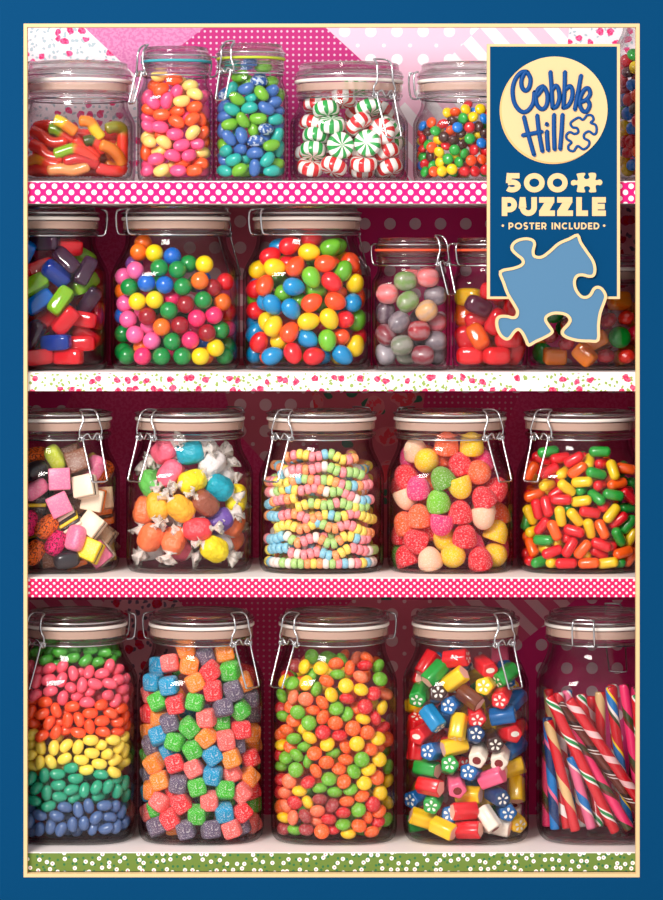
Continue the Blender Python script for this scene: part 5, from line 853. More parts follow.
    'H': 'y -165 -349 989 0 0 -3 1;b -14 -341 963 0 0 0 1;g 123 -314 898 0 0 1 1;o -273 -152 1076 0 0 -9 1;o -301 -281 997 0 0 -9 1;v -347 -173 898 0 0 -17 1;p -325 -381 843 0 0 -15 1;p -432 -239 789 0 0 -31 1;g -119 -424 863 0 0 -1 1;g 35 -430 849 0 0 0 1;y 260 -383 894 0 0 4 1;o 223 -435 755 0 0 2 1;r 432 -240 746 0 0 31 1;o -444 -122 666 0 0 -36 1;g -377 -352 701 0 0 -20 1;b -227 -434 736 0 0 -5 1;b -71 -447 720 0 0 0 1;g 80 -447 705 0 0 0 1;d 325 -338 696 0 0 11 1;y -158 -445 595 0 0 -1 1;y -305 -410 580 0 0 -6 1;d 104 -447 556 0 0 0 1;g 252 -429 592 0 0 6 1;o 410 -305 574 0 0 26 1;p -418 -266 560 0 0 -30 1;p -267 -281 506 0 0 -10 1;h -15 -332 602 0 0 0 1;g -37 -447 503 0 0 0 1;h 198 -439 439 0 0 2 1;h 340 -385 463 0 0 14 1;r 444 -141 492 0 0 42 1;d -220 -435 455 0 0 -2 1;b -445 -123 456 0 0 -41 1;p -389 -337 427 0 0 -21 1;p -213 -312 364 0 0 -4 1;o -97 -447 365 0 0 0 1;d 56 -447 380 0 0 0 1;d 283 -419 316 0 0 6 1;g 396 -317 336 0 0 26 1;h 445 -97 345 0 0 53 1;g -444 -122 302 0 0 -35 1;p -327 -399 300 0 0 -14 1;p -183 -409 247 0 0 -2 1;g -10 -437 242 0 0 0 1;h 145 -447 254 0 0 1 1;y 354 -380 187 0 0 15 1;g -444 -122 148 0 0 -40 1;o -273 -295 197 0 0 -10 1;g -404 -280 117 0 0 -21 1;g -100 -447 117 0 0 -1 1;g 76 -447 117 0 0 0 1;y 228 -434 117 0 0 5 1;g 425 -265 117 0 0 31 1;h -260 -426 117 0 0 -4 1;o 263 -278 117 0 0 12 1;g 445 -135 196 0 0 50 1;o -77 -191 592 -73 62 -271 0;g 256 141 601 53 -139 -33 0;g 293 -122 517 155 -100 105 0;g 414 238 158 -140 -76 -258 0;o -13 320 240 70 72 -126 0;h 143 -159 316 -36 -155 21 0;o -334 270 259 -145 15 -144 0;g 54 162 418 -18 199 147 0;g 312 232 326 33 74 -9 0;g 152 264 726 67 -115 227 0;g -201 -45 262 117 4 -134 0;g -163 26 718 -5 62 129 0;r -52 58 117 270 -43 -131 0;b 88 -71 550 59 -210 -134 0;b 224 18 766 -156 -168 -190 0;g 292 275 472 -89 -89 15 0;o -36 242 588 5 -75 -39 0;h 194 160 197 162 -6 -96 0;g -119 255 725 37 -69 20 0;g -136 183 182 296 -8 49 0;o -170 165 426 -210 110 41 0;o -35 15 610 -68 -125 207 0;g -152 -243 117 6 -56 -261 0;g -391 142 659 153 -205 -16 0;g -204 -7 520 -7 4 -113 0;v 235 -144 715 -150 56 157 0;h 14 -249 175 -71 10 99 0;o 66 25 260 -4 124 70 0;p -89 -222 346 -180 -69 20 0;b 237 -70 211 181 38 -99 0;p 392 -79 645 -70 -195 -164 0;p -364 233 410 -178 -244 66 0;g -333 91 158 258 -72 8 0;y 19 202 121 68 247 107 0;h -280 255 608 -67 -221 27 0;y -380 2 518 197 -81 -81 0;d 194 6 424 -224 -68 114 0;h 379 45 264 169 107 -212 0',
    'I': 'b -234 -153 1041 -303 63 -53 1;r -145 -321 1055 99 -34 49 1;r 41 -236 1107 -208 -39 22 1;g 249 -164 1044 307 18 54 1;y 22 -349 997 -275 45 -8 1;g 200 -315 1035 -40 -47 -28 1;o 209 -230 892 151 92 81 1;o 376 -217 907 -64 103 10 1;r -147 -258 894 -50 6 -22 1;r -311 -275 963 -292 -17 -76 1;y -269 -389 867 -155 -3 17 1;y -404 -179 853 -197 -37 -46 1;o -94 -410 875 255 44 147 1;l 42 -445 783 113 81 -91 1;o 160 -399 900 -209 2 -25 1;r 213 -435 745 -128 59 30 1;g 307 -342 839 117 -100 48 1;y 411 -284 733 -151 31 -139 1;b -106 -445 705 249 37 -12 1;o -353 -373 716 -69 -123 -9 1;r -432 -178 688 12 -57 -48 1;g -194 -319 649 -244 -172 16 1;g -51 -303 580 41 30 124 1;l 79 -327 674 99 25 27 1;o 254 -264 640 -230 -54 -25 1;b -340 -268 594 -113 -101 -40 1;l -421 -43 596 -262 15 -4 1;b -290 -410 552 263 59 -111 1;b -129 -444 515 48 100 12 1;o 43 -445 572 -261 9 -75 1;o 245 -429 582 292 58 -47 1;b 392 -327 572 -7 -73 135 1;r -428 -171 499 -114 -46 66 1;y 193 -439 432 -186 29 124 1;y 18 -444 413 33 -13 28 1;r 327 -352 428 -198 112 -56 1;y -333 -269 397 157 35 -133 1;y -281 -415 373 -72 -108 -9 1;o -142 -444 322 -190 -101 -81 1;b -429 -41 393 -81 10 -69 1;l 176 -439 251 -128 146 71 1;b 9 -406 265 163 7 -69 1;o 282 -329 276 270 -106 25 1;b -440 -173 306 241 -78 140 1;y 414 -289 202 -213 -26 -161 1;r -403 -318 235 124 -125 29 1;y -224 -322 259 -180 -90 -69 1;r -115 -444 142 120 63 -118 1;b 304 -407 126 7 70 -1 1;b 134 -284 118 -62 32 -113 1;b -434 -110 140 -202 -72 -94 1;o -309 -252 120 -68 -26 -34 1;b -288 -415 120 -20 -33 -17 1;r 64 -444 118 196 22 38 1;g 429 -234 418 -66 -106 -56 1;y 291 -206 118 226 42 41 1;r 438 -145 263 -231 -16 -156 1;o 426 -159 597 40 -118 25 1;r 113 -264 375 -189 87 -85 0;r 314 -56 172 -91 51 -283 0;b 322 -36 484 35 12 -129 0;o 394 -67 813 -190 186 -71 0;l -146 -111 697 -6 -162 -122 0;g -90 64 524 268 77 132 0;o 246 162 792 24 104 292 0;y -85 -49 120 -251 -114 -30 0;g 384 -2 668 213 -106 -98 0;b 297 322 395 -97 9 23 0;r -298 85 127 82 -119 -44 0;o 21 217 784 35 -74 17 0;l 123 -193 558 290 59 40 0;y 140 172 538 -264 1 81 0;r 375 146 418 -186 -12 -146 0;o -45 -208 450 82 -23 115 0;r -305 248 342 -73 116 -116 0;r 114 138 346 -219 -84 -167 0;b -423 74 709 -18 -37 210 0;b 108 -29 679 -50 48 -5 0;g 77 -119 936 -221 -120 22 0;b -184 -169 196 -124 -48 193 0;o 225 185 126 -26 72 111 0;r -123 63 865 -235 -61 -184 0;r -177 -70 405 -31 -303 -40 0;y -260 161 948 -10 -234 -73 0;y -194 310 128 -49 209 -48 0;b -436 126 352 106 81 20 0;y 278 57 925 23 239 -48 0;y -17 -140 297 95 89 -46 0;l -133 319 310 -86 108 2 0;g -241 209 746 -89 40 64 0;r 175 29 186 27 -179 50 0;r 156 300 293 96 -47 132 0',
    'J': 'p -203 -178 645 89 -21 -44 1;g -54 -205 753 306 50 1 1;p 137 -175 784 183 37 28 1;a 203 -124 629 -292 36 -4 1;g -33 -219 580 -45 -58 23 1;k -218 -88 483 -213 27 -193 1;t 125 -217 501 -236 20 -87 1;a -105 -210 408 -211 -73 -57 1;r 61 -219 332 266 30 7 1;d 207 -57 395 -146 1 -28 1;m -214 -121 298 -226 93 59 1;a 205 -139 242 -64 -2 7 1;w -218 -53 135 96 64 -106 1;e -33 -71 126 286 48 6 1;m 94 -219 126 -54 6 -22 1;e -81 -219 210 223 21 33 1;a 218 -4 135 -152 -120 -55 1;p 6 -39 772 299 -51 -3 1;a 105 49 258 -23 118 -211 0;m 105 174 131 -209 -3 -85 0;a 93 149 429 -42 -247 24 0;p -54 -33 321 129 -266 -56 0',
    'K': 'y -180 -46 617 0 0 -49 1;v -105 -203 542 5 43 23 1;o -211 78 472 -46 -146 -2 1;o -108 -203 283 -16 104 -29 1;r -205 -28 261 29 119 -2 1;s -171 -146 121 0 0 -18 1;s 48 -202 121 0 0 34 1;r 24 -204 660 -2 17 -20 1;r 187 -162 550 30 -137 -22 1;r 151 -189 264 0 0 -19 1;r 209 97 242 43 -133 -3 1;r -100 -61 431 -2 -35 1 1;r 44 -205 411 10 -104 -18 1;r 157 110 424 12 -51 5 1;o 179 -56 378 -1 -35 25 1;r 205 -55 153 35 -117 -8 1;o -29 121 330 -198 -176 -46 0;o -34 21 148 -20 192 107 0;r 143 167 585 -141 202 -152 0;r 63 203 218 -36 243 -22 0;v -81 186 529 -53 -195 24 0',
    'L': 'ac -312 -330 116 17 2 18 1;ac -68 -422 130 23 71 -45 1;ac 48 -356 249 -14 -48 -37 1;og 290 -354 443 19 -36 -23 1;gd 227 -421 278 126 4 5 1;rg 132 -419 424 9 -52 -30 1;ac 288 -223 120 -10 -37 42 1;rg 111 -419 121 32 -3 33 1;rg -357 -331 289 15 -20 -40 1;gd -331 -364 489 188 -10 -8 1;gg -378 -220 448 15 -49 16 1;gg -238 -227 358 -26 -103 16 1;rg -408 -41 151 -27 -7 -79 1;rg -220 -406 229 9 -49 33 1;ac 228 -372 585 -39 -7 37 1;ac -396 -134 294 -14 -66 -5 1;rg -200 -409 385 26 -29 35 1;ac -36 -422 364 21 -104 -27 1;rg 362 -325 307 43 -103 -2 1;rg 410 -138 233 -8 -33 -10 1;og -417 -54 428 0 -38 -85 1;gd -406 -195 135 183 -47 -34 1;ac 364 -207 464 13 -117 59 1;rg -31 -264 116 -6 -16 -32 1;og 290 -385 117 -25 -21 33 1;gg 46 246 119 45 -56 -123 0;ac 111 -155 244 263 49 70 0;ac 38 142 274 -17 -144 -189 0;ac 350 32 170 -85 -188 -68 0;rg -157 238 349 -67 -91 209 0',
    'B': 'c -132 -169 898 45 -10 33 1;c 25 -72 850 -48 4 -18 1;o -172 -14 829 -284 -32 -44 1;o -115 -215 776 -170 -62 -38 1;p 11 -188 753 -61 -85 -68 1;c 125 -145 813 -308 33 -27 1;c 171 -220 739 292 -33 -53 1;c 60 -244 680 13 -16 22 1;p -64 -244 682 239 -54 177 1;p -181 -232 669 -133 51 55 1;o 166 -205 631 -112 -1 -31 1;p 228 -107 717 -192 -34 -71 1;p -240 -95 716 -110 -53 -119 1;o -213 -151 614 -200 4 21 1;p -228 -82 539 -229 20 61 1;o 16 -187 594 158 -42 -15 1;p 92 -134 543 -276 111 -29 1;p 241 -58 597 132 113 -51 1;o 213 -145 540 -131 101 44 1;o -110 -246 563 137 -10 -12 1;p -121 -244 459 209 25 -10 1;o 18 -245 504 203 2 -59 1;p -217 -175 472 54 44 4 1;p 5 -246 400 -113 -6 10 1;c 155 -240 413 250 -32 101 1;o 231 -139 412 143 -77 48 1;c -231 -105 386 179 -42 64 1;c -212 -216 339 -157 99 -44 1;c -88 -244 331 -286 -30 91 1;p 60 -245 307 124 -10 33 1;p 182 -191 320 118 -7 -27 1;o 238 -55 335 -7 -98 -10 1;c -133 -164 259 -39 -8 -47 1;p -16 -245 218 -292 -22 41 1;p 123 -233 222 -132 -82 50 1;c 229 -122 245 262 76 16 1;o -245 -109 252 223 -15 180 1;p -154 -240 189 -224 -13 -18 1;o 66 -166 161 -3 -9 33 1;o 217 -161 150 225 -23 1 1;p -225 -40 163 153 -65 18 1;p -226 -125 98 -160 -51 -27 1;c -109 -245 96 51 -47 -8 1;p 29 -244 92 108 -16 -26 1;o 166 -232 92 203 -38 0 1;p 233 -72 94 -204 -90 -1 1;o 152 -240 527 251 20 77 1;o -101 -159 398 82 -3 36 1;o -243 -12 301 83 -139 23 1;o 238 -36 466 152 -25 140 1;o -146 -116 807 -132 17 -21 1;o -6 -182 866 -230 -38 -7 1;c 75 89 786 4 -88 109 0;o 8 121 507 -71 -137 -193 0;p 99 -24 524 58 62 -76 0;p 92 -28 639 27 -280 -21 0;p -29 146 162 -13 -102 10 0;o -145 16 225 119 -34 -105 0;p -61 75 725 -50 165 -162 0;p 147 -11 402 -6 -134 -151 0;c -45 -137 108 -58 210 42 0;c -74 -39 312 -49 278 20 0;p 98 52 294 -145 20 -38 0;p 188 89 729 224 26 -58 0;c -134 48 540 45 -185 55 0;c -163 -17 416 -101 -219 8 0;c -49 -17 634 43 -146 66 0;c 215 156 123 -56 81 -263 0;c 50 -62 161 45 -244 -11 0;p -90 -107 534 -84 69 -146 0;o 177 -8 183 -48 -3 -27 0;p -31 26 92 -58 -30 133 0;c -133 178 529 62 -255 30 0;c 97 97 159 -23 166 36 0;o -201 93 408 -80 121 251 0;o -91 135 370 195 -71 151 0;p 47 -51 270 106 137 98 0;p 200 109 562 73 151 160 0;o 189 46 91 -235 111 -29 0;p -215 169 621 46 99 132 0;c 167 158 447 182 171 43 0;o -164 145 203 -19 225 -163 0;p -43 -43 429 -112 -215 69 0;o -171 144 93 95 176 177 0;c 143 -47 787 -106 -190 -104 0;o -184 43 667 28 -57 -42 0',
    'C': 'b -13 -178 998 309 -5 54 1;g 107 -138 973 239 -31 -12 1;t -157 -69 990 -298 57 -54 1;g -90 -176 895 -31 -29 -34 1;s 72 -172 850 -182 -28 21 1;g -27 -116 835 -35 -123 -11 1;g 163 -76 842 -196 -20 -36 1;b -36 -213 785 -24 -29 -39 1;g 95 -231 746 -119 84 42 1;t -162 -174 777 44 -109 -5 1;b 180 -178 772 51 -45 -74 1;s -217 -67 749 -90 -25 -73 1;g -111 -233 700 49 58 21 1;t -1 -168 697 -246 121 -72 1;b 193 -157 673 -209 -24 -23 1;t -154 -212 612 -68 31 39 1;t -7 -234 619 -254 42 -35 1;b 214 -91 598 217 17 33 1;b 135 -235 619 -28 51 16 1;b -225 -78 639 181 -103 33 1;b -218 -129 550 242 -72 1 1;g -60 -234 518 31 97 24 1;g 68 -236 533 72 -9 -24 1;t 213 -170 527 -271 -78 1 1;g -172 -202 484 -87 -33 10 1;g 26 -172 449 -111 146 64 1;s 132 -222 444 -58 -26 81 1;b -233 -72 445 -194 -90 -131 1;b -75 -236 390 -200 101 131 1;b -178 -223 369 168 74 -66 1;b 207 -81 469 -120 -14 -11 1;b 120 -145 371 118 -4 160 1;b 202 -30 380 191 4 3 1;s 45 -236 341 -272 37 -19 1;g -234 -71 319 29 27 -120 1;g 178 -227 306 126 6 54 1;t 236 -87 279 192 -29 156 1;t -208 -193 260 159 -110 -52 1;b -87 -201 273 164 -92 -56 1;b 39 -229 240 -245 38 -25 1;b -212 -20 235 -14 -33 -14 1;t 144 -233 188 -100 -97 -12 1;t -33 -142 199 -143 -92 55 1;b -201 -107 184 31 0 0 1;b 207 -12 207 -14 -20 30 1;g 217 -120 158 30 8 50 1;t -142 -233 185 -89 -14 -51 1;g -90 -234 97 -233 24 -78 1;t -217 -153 92 185 -42 -54 1;g -43 -145 94 -65 -20 -46 1;b 37 -237 116 105 -143 67 1;t 182 -205 90 -274 -48 -4 1;t 212 -39 95 151 -3 52 1;g 232 -66 723 42 -113 15 1;t 227 -147 388 202 -74 116 1;b 54 125 790 -191 -118 -187 0;t -149 -4 351 -10 9 -160 0;g 168 81 851 25 94 -194 0;b 63 -38 879 56 190 -134 0;b 112 52 204 -219 -147 77 0;b -32 -14 237 -209 -62 -135 0;g -170 112 148 131 262 11 0;b -147 55 657 -178 44 62 0;g 120 149 498 -167 -113 -143 0;g -102 -102 608 -79 -91 -104 0;b 13 42 682 185 -18 78 0;g -91 47 883 250 119 91 0;g 73 131 100 56 -291 17 0;b 189 77 734 256 80 -29 0;b -20 81 314 213 2 69 0;b 77 17 327 26 129 -52 0;b -90 29 522 40 -82 107 0;b 184 151 608 -66 52 49 0;t -186 99 521 165 23 115 0;s 187 88 295 -118 -229 -131 0;b 76 -69 141 132 -163 197 0;t -103 -111 428 32 125 -83 0;t -86 -22 95 -185 221 60 0;g -59 171 92 -46 -257 93 0;s 72 -45 612 12 -280 -36 0;s -192 144 259 54 -221 -46 0;b 25 134 584 153 -112 222 0;b 101 168 234 254 -5 -25 0;t 214 100 105 -76 -1 -34 0;b -59 134 684 -65 -38 -85 0;b 214 18 522 254 44 7 0;g -218 96 397 -128 131 -143 0;t 36 -46 729 126 19 17 0;b -6 52 153 -13 -23 -74 0;g 35 99 426 -173 154 -72 0;b -61 170 204 -50 120 -67 0;g 89 -42 477 174 50 -182 0;t 61 -82 284 55 220 -104 0;g -108 -46 792 69 171 -53 0;b -95 -83 292 -181 30 -152 0',
    'D': 'g -75 -412 305 129 -119 158 1;g 155 -403 326 122 125 -163 1;r -31 -200 428 -34 -52 -9 1;r 82 -364 490 -33 -69 -12 1;r -310 -189 490 -33 28 -9 1;g -283 -278 385 -34 11 -10 1;g -306 -305 265 -35 4 -20 1;r -358 -81 235 -33 13 -24 1;r -328 -254 128 37 23 -23 1;r -132 -362 127 -34 35 5 1;r 122 -367 157 35 0 0 1;r 109 -201 111 35 5 0 1;r 317 -259 249 -31 -38 12 1;r 343 -244 120 -30 -38 15 1;g 357 -152 479 27 64 10 1;r -58 -239 709 -35 0 0 1;g 53 -199 810 -35 0 0 1;g 162 -286 627 -34 -35 -4 1;r -279 -127 657 -35 2 -12 1;r 274 -317 427 122 -79 71 1;g -196 -289 611 -35 -17 -5 1;g -149 -364 484 35 0 -3 1;g 358 -86 351 36 -2 41 1;r 18 -247 276 35 -17 3 1;g 28 -8 396 193 -124 34 0;r 74 46 606 -91 47 233 0;g 301 162 150 14 -118 101 0;r 214 181 485 236 -38 -20 0;r 278 -13 603 -9 84 152 0;g -168 113 490 122 102 -122 0;r 260 299 311 -245 42 -153 0;g 111 67 158 119 -89 -9 0;r 14 271 410 136 128 -191 0;r -197 272 365 252 -21 -8 0;r -133 -53 221 -29 -145 9 0',
    'E': 'b -416 -201 479 -151 -66 260 1;o -346 -322 503 77 -106 32 1;g -312 -372 429 93 44 -42 1;r -249 -402 487 230 -28 39 1;k -173 -379 513 23 -239 81 1;b -129 -432 457 121 25 -19 1;o -184 -384 431 209 -46 86 1;k -38 -366 485 72 -143 70 1;g -82 -419 534 58 -168 72 1;y 2 -416 546 93 119 -238 1;b 97 -418 531 138 -79 232 1;y -58 -379 610 82 83 -39 1;b 12 -324 584 46 -162 51 1;y 66 -382 613 120 60 -44 1;r -38 -301 651 58 -79 25 1;k 45 -405 465 124 107 -213 1;k -99 -391 408 67 87 -280 1;r -28 -434 456 121 -106 92 1;g -25 -434 361 43 -189 213 1;y 38 -358 391 14 -270 83 1;k 104 -425 405 2 288 -111 1;k -373 -291 427 -36 -103 267 1;r -417 -110 425 64 -2 -56 1;k -246 -414 376 150 99 -155 1;k -160 -421 346 23 259 -104 1;y -291 -338 353 9 -231 71 1;r -419 -225 368 188 38 -246 1;y -418 -136 350 221 -83 9 1;g -370 -277 318 -106 -117 270 1;r -223 -384 303 51 -91 277 1;k -83 -399 312 52 184 -77 1;r -9 -366 329 63 -158 72 1;b 75 -429 324 93 -122 234 1;b -418 -58 315 67 -44 -40 1;o -343 -348 290 141 -107 122 1;y -283 -395 250 22 -224 97 1;g -154 -430 266 189 19 -31 1;r -413 -204 291 63 -51 -31 1;r 10 -426 267 181 70 -170 1;g -68 -418 234 214 -47 137 1;r 105 -385 252 34 -231 96 1;o -420 -108 237 -10 -176 170 1;k -358 -294 219 36 -145 29 1;g -411 -181 215 105 -88 9 1;g -212 -422 191 127 121 -175 1;y -148 -363 229 69 -39 13 1;y -275 -359 164 185 64 -172 1;g -118 -423 163 40 -184 58 1;o -14 -434 177 151 -86 103 1;o 79 -427 187 79 76 -33 1;b -415 -88 149 22 -165 149 1;r -394 -230 153 92 206 -124 1;g -331 -301 134 193 -74 134 1;y -176 -428 103 39 -207 175 1;r -62 -357 120 74 84 -35 1;r -251 -321 87 86 95 -279 1;r 17 -354 90 203 -54 126 1;r 107 -433 98 189 -23 33 1;g -401 -281 87 41 -128 12 1;y -258 -402 88 163 -88 134 1;g -166 -357 80 60 42 -16 1;r -70 -427 83 222 23 -50 1;r 20 -427 87 140 -99 199 1;o -324 -364 86 78 -127 212 1;g 108 -359 84 96 104 -248 1;y -208 -334 584 93 86 -51 1;o -146 -388 588 243 3 -15 1;r 142 -353 584 55 118 -266 1;g -88 -80 189 11 303 -19 0;y 330 284 281 71 159 -259 0;r -111 60 257 16 -232 95 0;k 101 -275 80 -94 -246 -16 0;o 127 90 346 186 -73 146 0;g -212 289 385 -134 30 153 0;g -140 -249 501 202 -12 106 0;y 297 282 95 -39 73 85 0;y 311 163 78 58 -269 -72 0;k 387 -45 172 -158 87 208 0;b 176 -165 88 196 -57 -222 0;r 382 129 406 -202 -38 170 0;r 269 -189 92 -265 86 122 0;b 81 277 166 -246 -37 124 0;b 35 64 388 50 -29 21 0;o -273 -287 470 -22 -100 -14 0;r -358 -51 88 -171 -70 -153 0;r -138 -164 78 59 23 99 0;r -179 -295 143 -83 101 241 0;r -336 -147 84 -114 -53 207 0;o -272 -184 207 79 -85 37 0;r 377 -180 221 -225 -43 116 0;y -93 -299 455 -247 -34 -12 0;g -240 -26 330 105 -154 -207 0;y 49 -206 365 11 -101 108 0;y -43 109 395 -18 125 -192 0;g 261 -251 449 164 -129 48 0;o 11 -299 464 -249 129 -13 0;g 105 -185 467 -155 97 162 0;b -326 101 179 -261 -83 -139 0;b 49 281 499 106 206 -64 0;b 126 -300 289 -142 -19 73 0;y -292 -121 430 41 -37 191 0;r 370 234 435 -61 10 -118 0;r 46 -225 182 -276 100 105 0;y -300 -93 243 -191 -116 -54 0;r -250 57 242 144 107 175 0;y 103 76 467 -150 -215 -129 0;b 352 85 488 167 156 -150 0;r 238 -206 249 138 104 -98 0;o 288 12 160 -3 67 -2 0;b 258 238 352 -116 -158 17 0;o 205 86 250 -258 15 -34 0;o -420 132 149 -65 -141 -107 0;y 254 1 87 109 217 181 0;g -205 -16 152 -105 -5 -192 0;r 85 69 171 -55 -80 -237 0;g 216 -197 399 -260 -41 133 0;o 253 178 225 153 -157 -42 0;r 257 53 316 166 87 146 0;y -176 -230 191 102 -45 -13 0;g -31 -265 146 98 81 -167 0;o -74 105 87 115 -79 148 0;o 340 -152 127 -134 202 -77 0;r -23 67 222 198 131 176 0;b -61 -176 495 -53 -108 91 0;y -229 182 135 -31 134 -182 0;o -365 258 446 -94 213 -60 0;b -216 165 498 263 44 -79 0;b -397 3 384 -2 177 -106 0;r -358 85 88 62 -152 120 0;b -140 -175 362 36 49 127 0;g -230 -180 73 -19 -15 38 0;o 215 308 208 225 -120 -53 0;y -72 -63 361 81 -111 47 0;y -67 -31 260 -8 291 73 0;k 170 -288 434 -156 173 167 0;k -206 133 354 75 176 -81 0;y 64 289 315 14 156 160 0;o -135 288 439 125 163 -46 0;r 389 -88 88 95 -156 -217 0;g -80 215 190 -138 -97 -25 0;r 215 -302 354 -190 -84 190 0;y -48 -55 88 -109 177 160 0;y -256 -39 461 168 81 149 0',
    'F': 'g -356 -318 1078 83 39 -47 1;r -406 -191 1033 158 -101 79 1;k -393 -246 937 -14 -104 254 1;b -363 -308 818 71 -101 233 1;r -410 -79 800 38 -152 171 1;r -390 -251 701 147 115 -206 1;b -415 -124 709 232 -74 -15 1;b -399 -237 583 52 -162 81 1;r -333 -366 515 38 -151 35 1;y -413 -192 478 -35 -243 80 1;b -357 -279 453 117 147 -145 1;y -407 -110 405 4 -179 166 1;r -370 -308 343 131 -114 118 1;r -407 -190 345 103 172 -116 1;r -393 -251 256 87 -44 -24 1;y -414 -136 181 213 -63 -17 1;b -363 -309 147 67 -59 -9 1;y -400 -227 105 110 -95 200 1;y -340 -343 966 101 97 -78 1;k -345 -330 624 61 -69 -2 1;r -431 -152 868 205 30 -219 1;r -415 -106 960 217 -63 -36 1;g -414 -118 595 96 94 -94 1;o -324 -361 253 90 52 -49 1;o -330 -370 727 23 -211 124 1;b -432 -94 281 211 19 -226 1;r 285 254 986 27 -88 117 0;r 99 40 644 52 57 260 0;g 187 -108 173 -132 35 196 0;k 293 200 260 -95 67 -106 0;y -245 -156 299 33 -67 174 0;r -150 -186 910 -39 -111 -278 0;o 307 -76 960 41 107 -227 0;o 94 -130 599 76 -162 236 0;r 361 -312 598 56 156 195 0;b -242 -295 573 -173 -45 -123 0;y 52 282 394 -183 99 143 0;r -241 -291 286 -50 -72 -179 0;b -218 61 100 -83 -116 -31 0;y 190 193 201 -98 14 -88 0;y -83 -163 372 22 -161 -241 0;r 289 -191 184 -112 48 -75 0;r -246 -106 439 128 243 92 0;b 392 197 125 201 148 73 0;b -61 267 806 -14 -131 142 0;y 360 163 1030 48 -55 -59 0;k 191 -199 937 -104 -86 66 0;r 44 201 159 63 -16 -303 0;b 213 -253 98 -130 23 -153 0;b 412 43 631 -126 -68 -149 0;r 84 178 379 -138 -157 -180 0;r 119 -249 758 169 -6 107 0;y 351 104 484 92 -24 -68 0;o 22 -60 829 -40 289 -22 0;r 224 206 801 2 43 237 0;k -232 -142 165 -261 -153 -71 0;b -97 -95 813 -30 182 -81 0;r -200 9 369 125 -11 123 0;k 371 -49 1058 85 104 -83 0;k 8 -224 393 -87 -122 -64 0;r -75 110 628 -190 74 -54 0;b 22 -48 460 107 165 101 0;y 57 231 259 174 -66 -11 0;r -410 87 722 117 19 262 0;r -224 -226 100 93 -162 -220 0;r 265 262 436 -274 -96 -1 0;b 115 -110 953 -15 133 110 0;y -360 83 363 -109 -112 87 0;b 177 -95 480 -62 45 -141 0;y -133 235 319 -44 230 9 0;o -331 -18 126 -207 -16 112 0;r 335 22 143 -61 52 60 0;y -150 48 1005 -255 50 -165 0;b -408 200 681 198 66 -120 0;r 75 -127 110 32 191 -235 0;b -203 40 855 -51 224 120 0;r 232 284 318 -147 140 -76 0;b 31 87 1023 -215 -46 24 0;y -65 262 664 9 -110 165 0;y -292 -2 502 -68 -35 138 0;o -74 -23 144 202 78 -28 0;y -110 -275 1006 83 -37 107 0;b -96 96 828 64 -161 65 0;b -285 239 275 69 127 -47 0;r 85 64 191 99 45 -180 0;y 295 173 621 162 237 40 0;r 130 -45 1050 162 32 -73 0;b -360 103 1060 -82 9 -67 0;y -118 14 256 46 44 158 0;b 188 59 360 84 -131 123 0;r 218 -220 301 27 119 -283 0;y -114 -208 513 -267 10 98 0;b -193 210 529 -12 -239 190 0;b 167 -285 519 137 -271 47 0;b -137 -263 745 253 46 -135 0;b 394 -205 1003 10 57 271 0;r -228 11 220 -6 118 162 0;o -338 208 378 59 149 -114 0;r -310 -154 903 60 -62 -131 0;o -169 -234 410 -53 40 -171 0;y 132 -285 312 -193 168 92 0',
}
def pix(x, y, z):
    s_ = D / (D + y); return 331.5 + x * S * s_, EY - (z - EZ) * S * s_
def name_all(k, things, kind_txt, jar_txt, group):
    """labels: things = [(object, colour name, x, z, seen)]"""
    vis = [t for t in things if t[4]]
    if vis:
        xs = [t[2] for t in vis]; zs = [t[3] for t in vis]; x0, x1, z0, z1 = min(xs), max(xs), min(zs), max(zs)
    cells = {}
    for t in vis:
        u = (t[2] - x0) / max(1e-6, x1 - x0); w = (t[3] - z0) / max(1e-6, z1 - z0)
        cell = (('lower', 'middle', 'upper')[min(2, int(w * 3))], ('left', 'centre', 'right')[min(2, int(u * 3))])
        cells.setdefault((cell, t[1]), []).append(t)
    for (cell, cn), L in cells.items():
        L.sort(key=lambda t: -t[3]); zone = ' '.join(cell) if cell != ('middle', 'centre') else 'very middle'
        for i, t in enumerate(L):
            head = 'only' if len(L) == 1 else 'lowest' if i == len(L) - 1 else ORD[i]
            t[0]['label'] = '%s %s %s in the %s of the %s' % (head, cn, kind_txt, zone, jar_txt)
            t[0]['group'] = group
    for t in things:
        if not t[4]:
            t[0]['label'] = '%s %s deep behind the outer layer in the %s' % (t[1], kind_txt, jar_txt); t[0]['group'] = '%s, %s ones within' % (group, t[1])
for k, blob in CANDY.items():
    j = JARS[k]; nm, txt, cat = KIND[k]; things = []
    for row in blob.split(';'):
        t = row.split(); c = t[0]; x, y, z = (int(q) * 1e-4 for q in t[1:4]); rv = Vector([int(q) / 100 for q in t[4:7]]); seen = t[7] == '1'
        loc = (j['cx'] + x, j['yc'] + y, j['zb'] + z); px, py = pix(*loc)
        if k == 'N':
            o = empty(nm, loc); link('candy_body', candy_mesh(k, c), o)
            for sg in (1, -1):
                w = link('wrapper_twist', wrapper_mesh(), o, (sg * .0112, 0, 0))
                if sg < 0: w.rotation_euler = (0, 0, PI)
                w['label'] = 'white twisted paper end'
        else: o = link(nm, candy_mesh(k, c), None, loc)
        ang = rv.length; o.rotation_mode = 'QUATERNION'
        o.rotation_quaternion = Matrix.Rotation(ang, 3, rv).to_quaternion() if ang > 1e-4 else (1, 0, 0, 0)
        o['category'] = cat; things.append((o, cname(k, c), px, -py, seen and not hidden(px, py)))
    plural = txt[:-1] + 'ies' if txt.endswith('y') else txt + 's'
    name_all(k, things, txt, JL[k][4], '%s in the %s' % (plural, JL[k][4]))

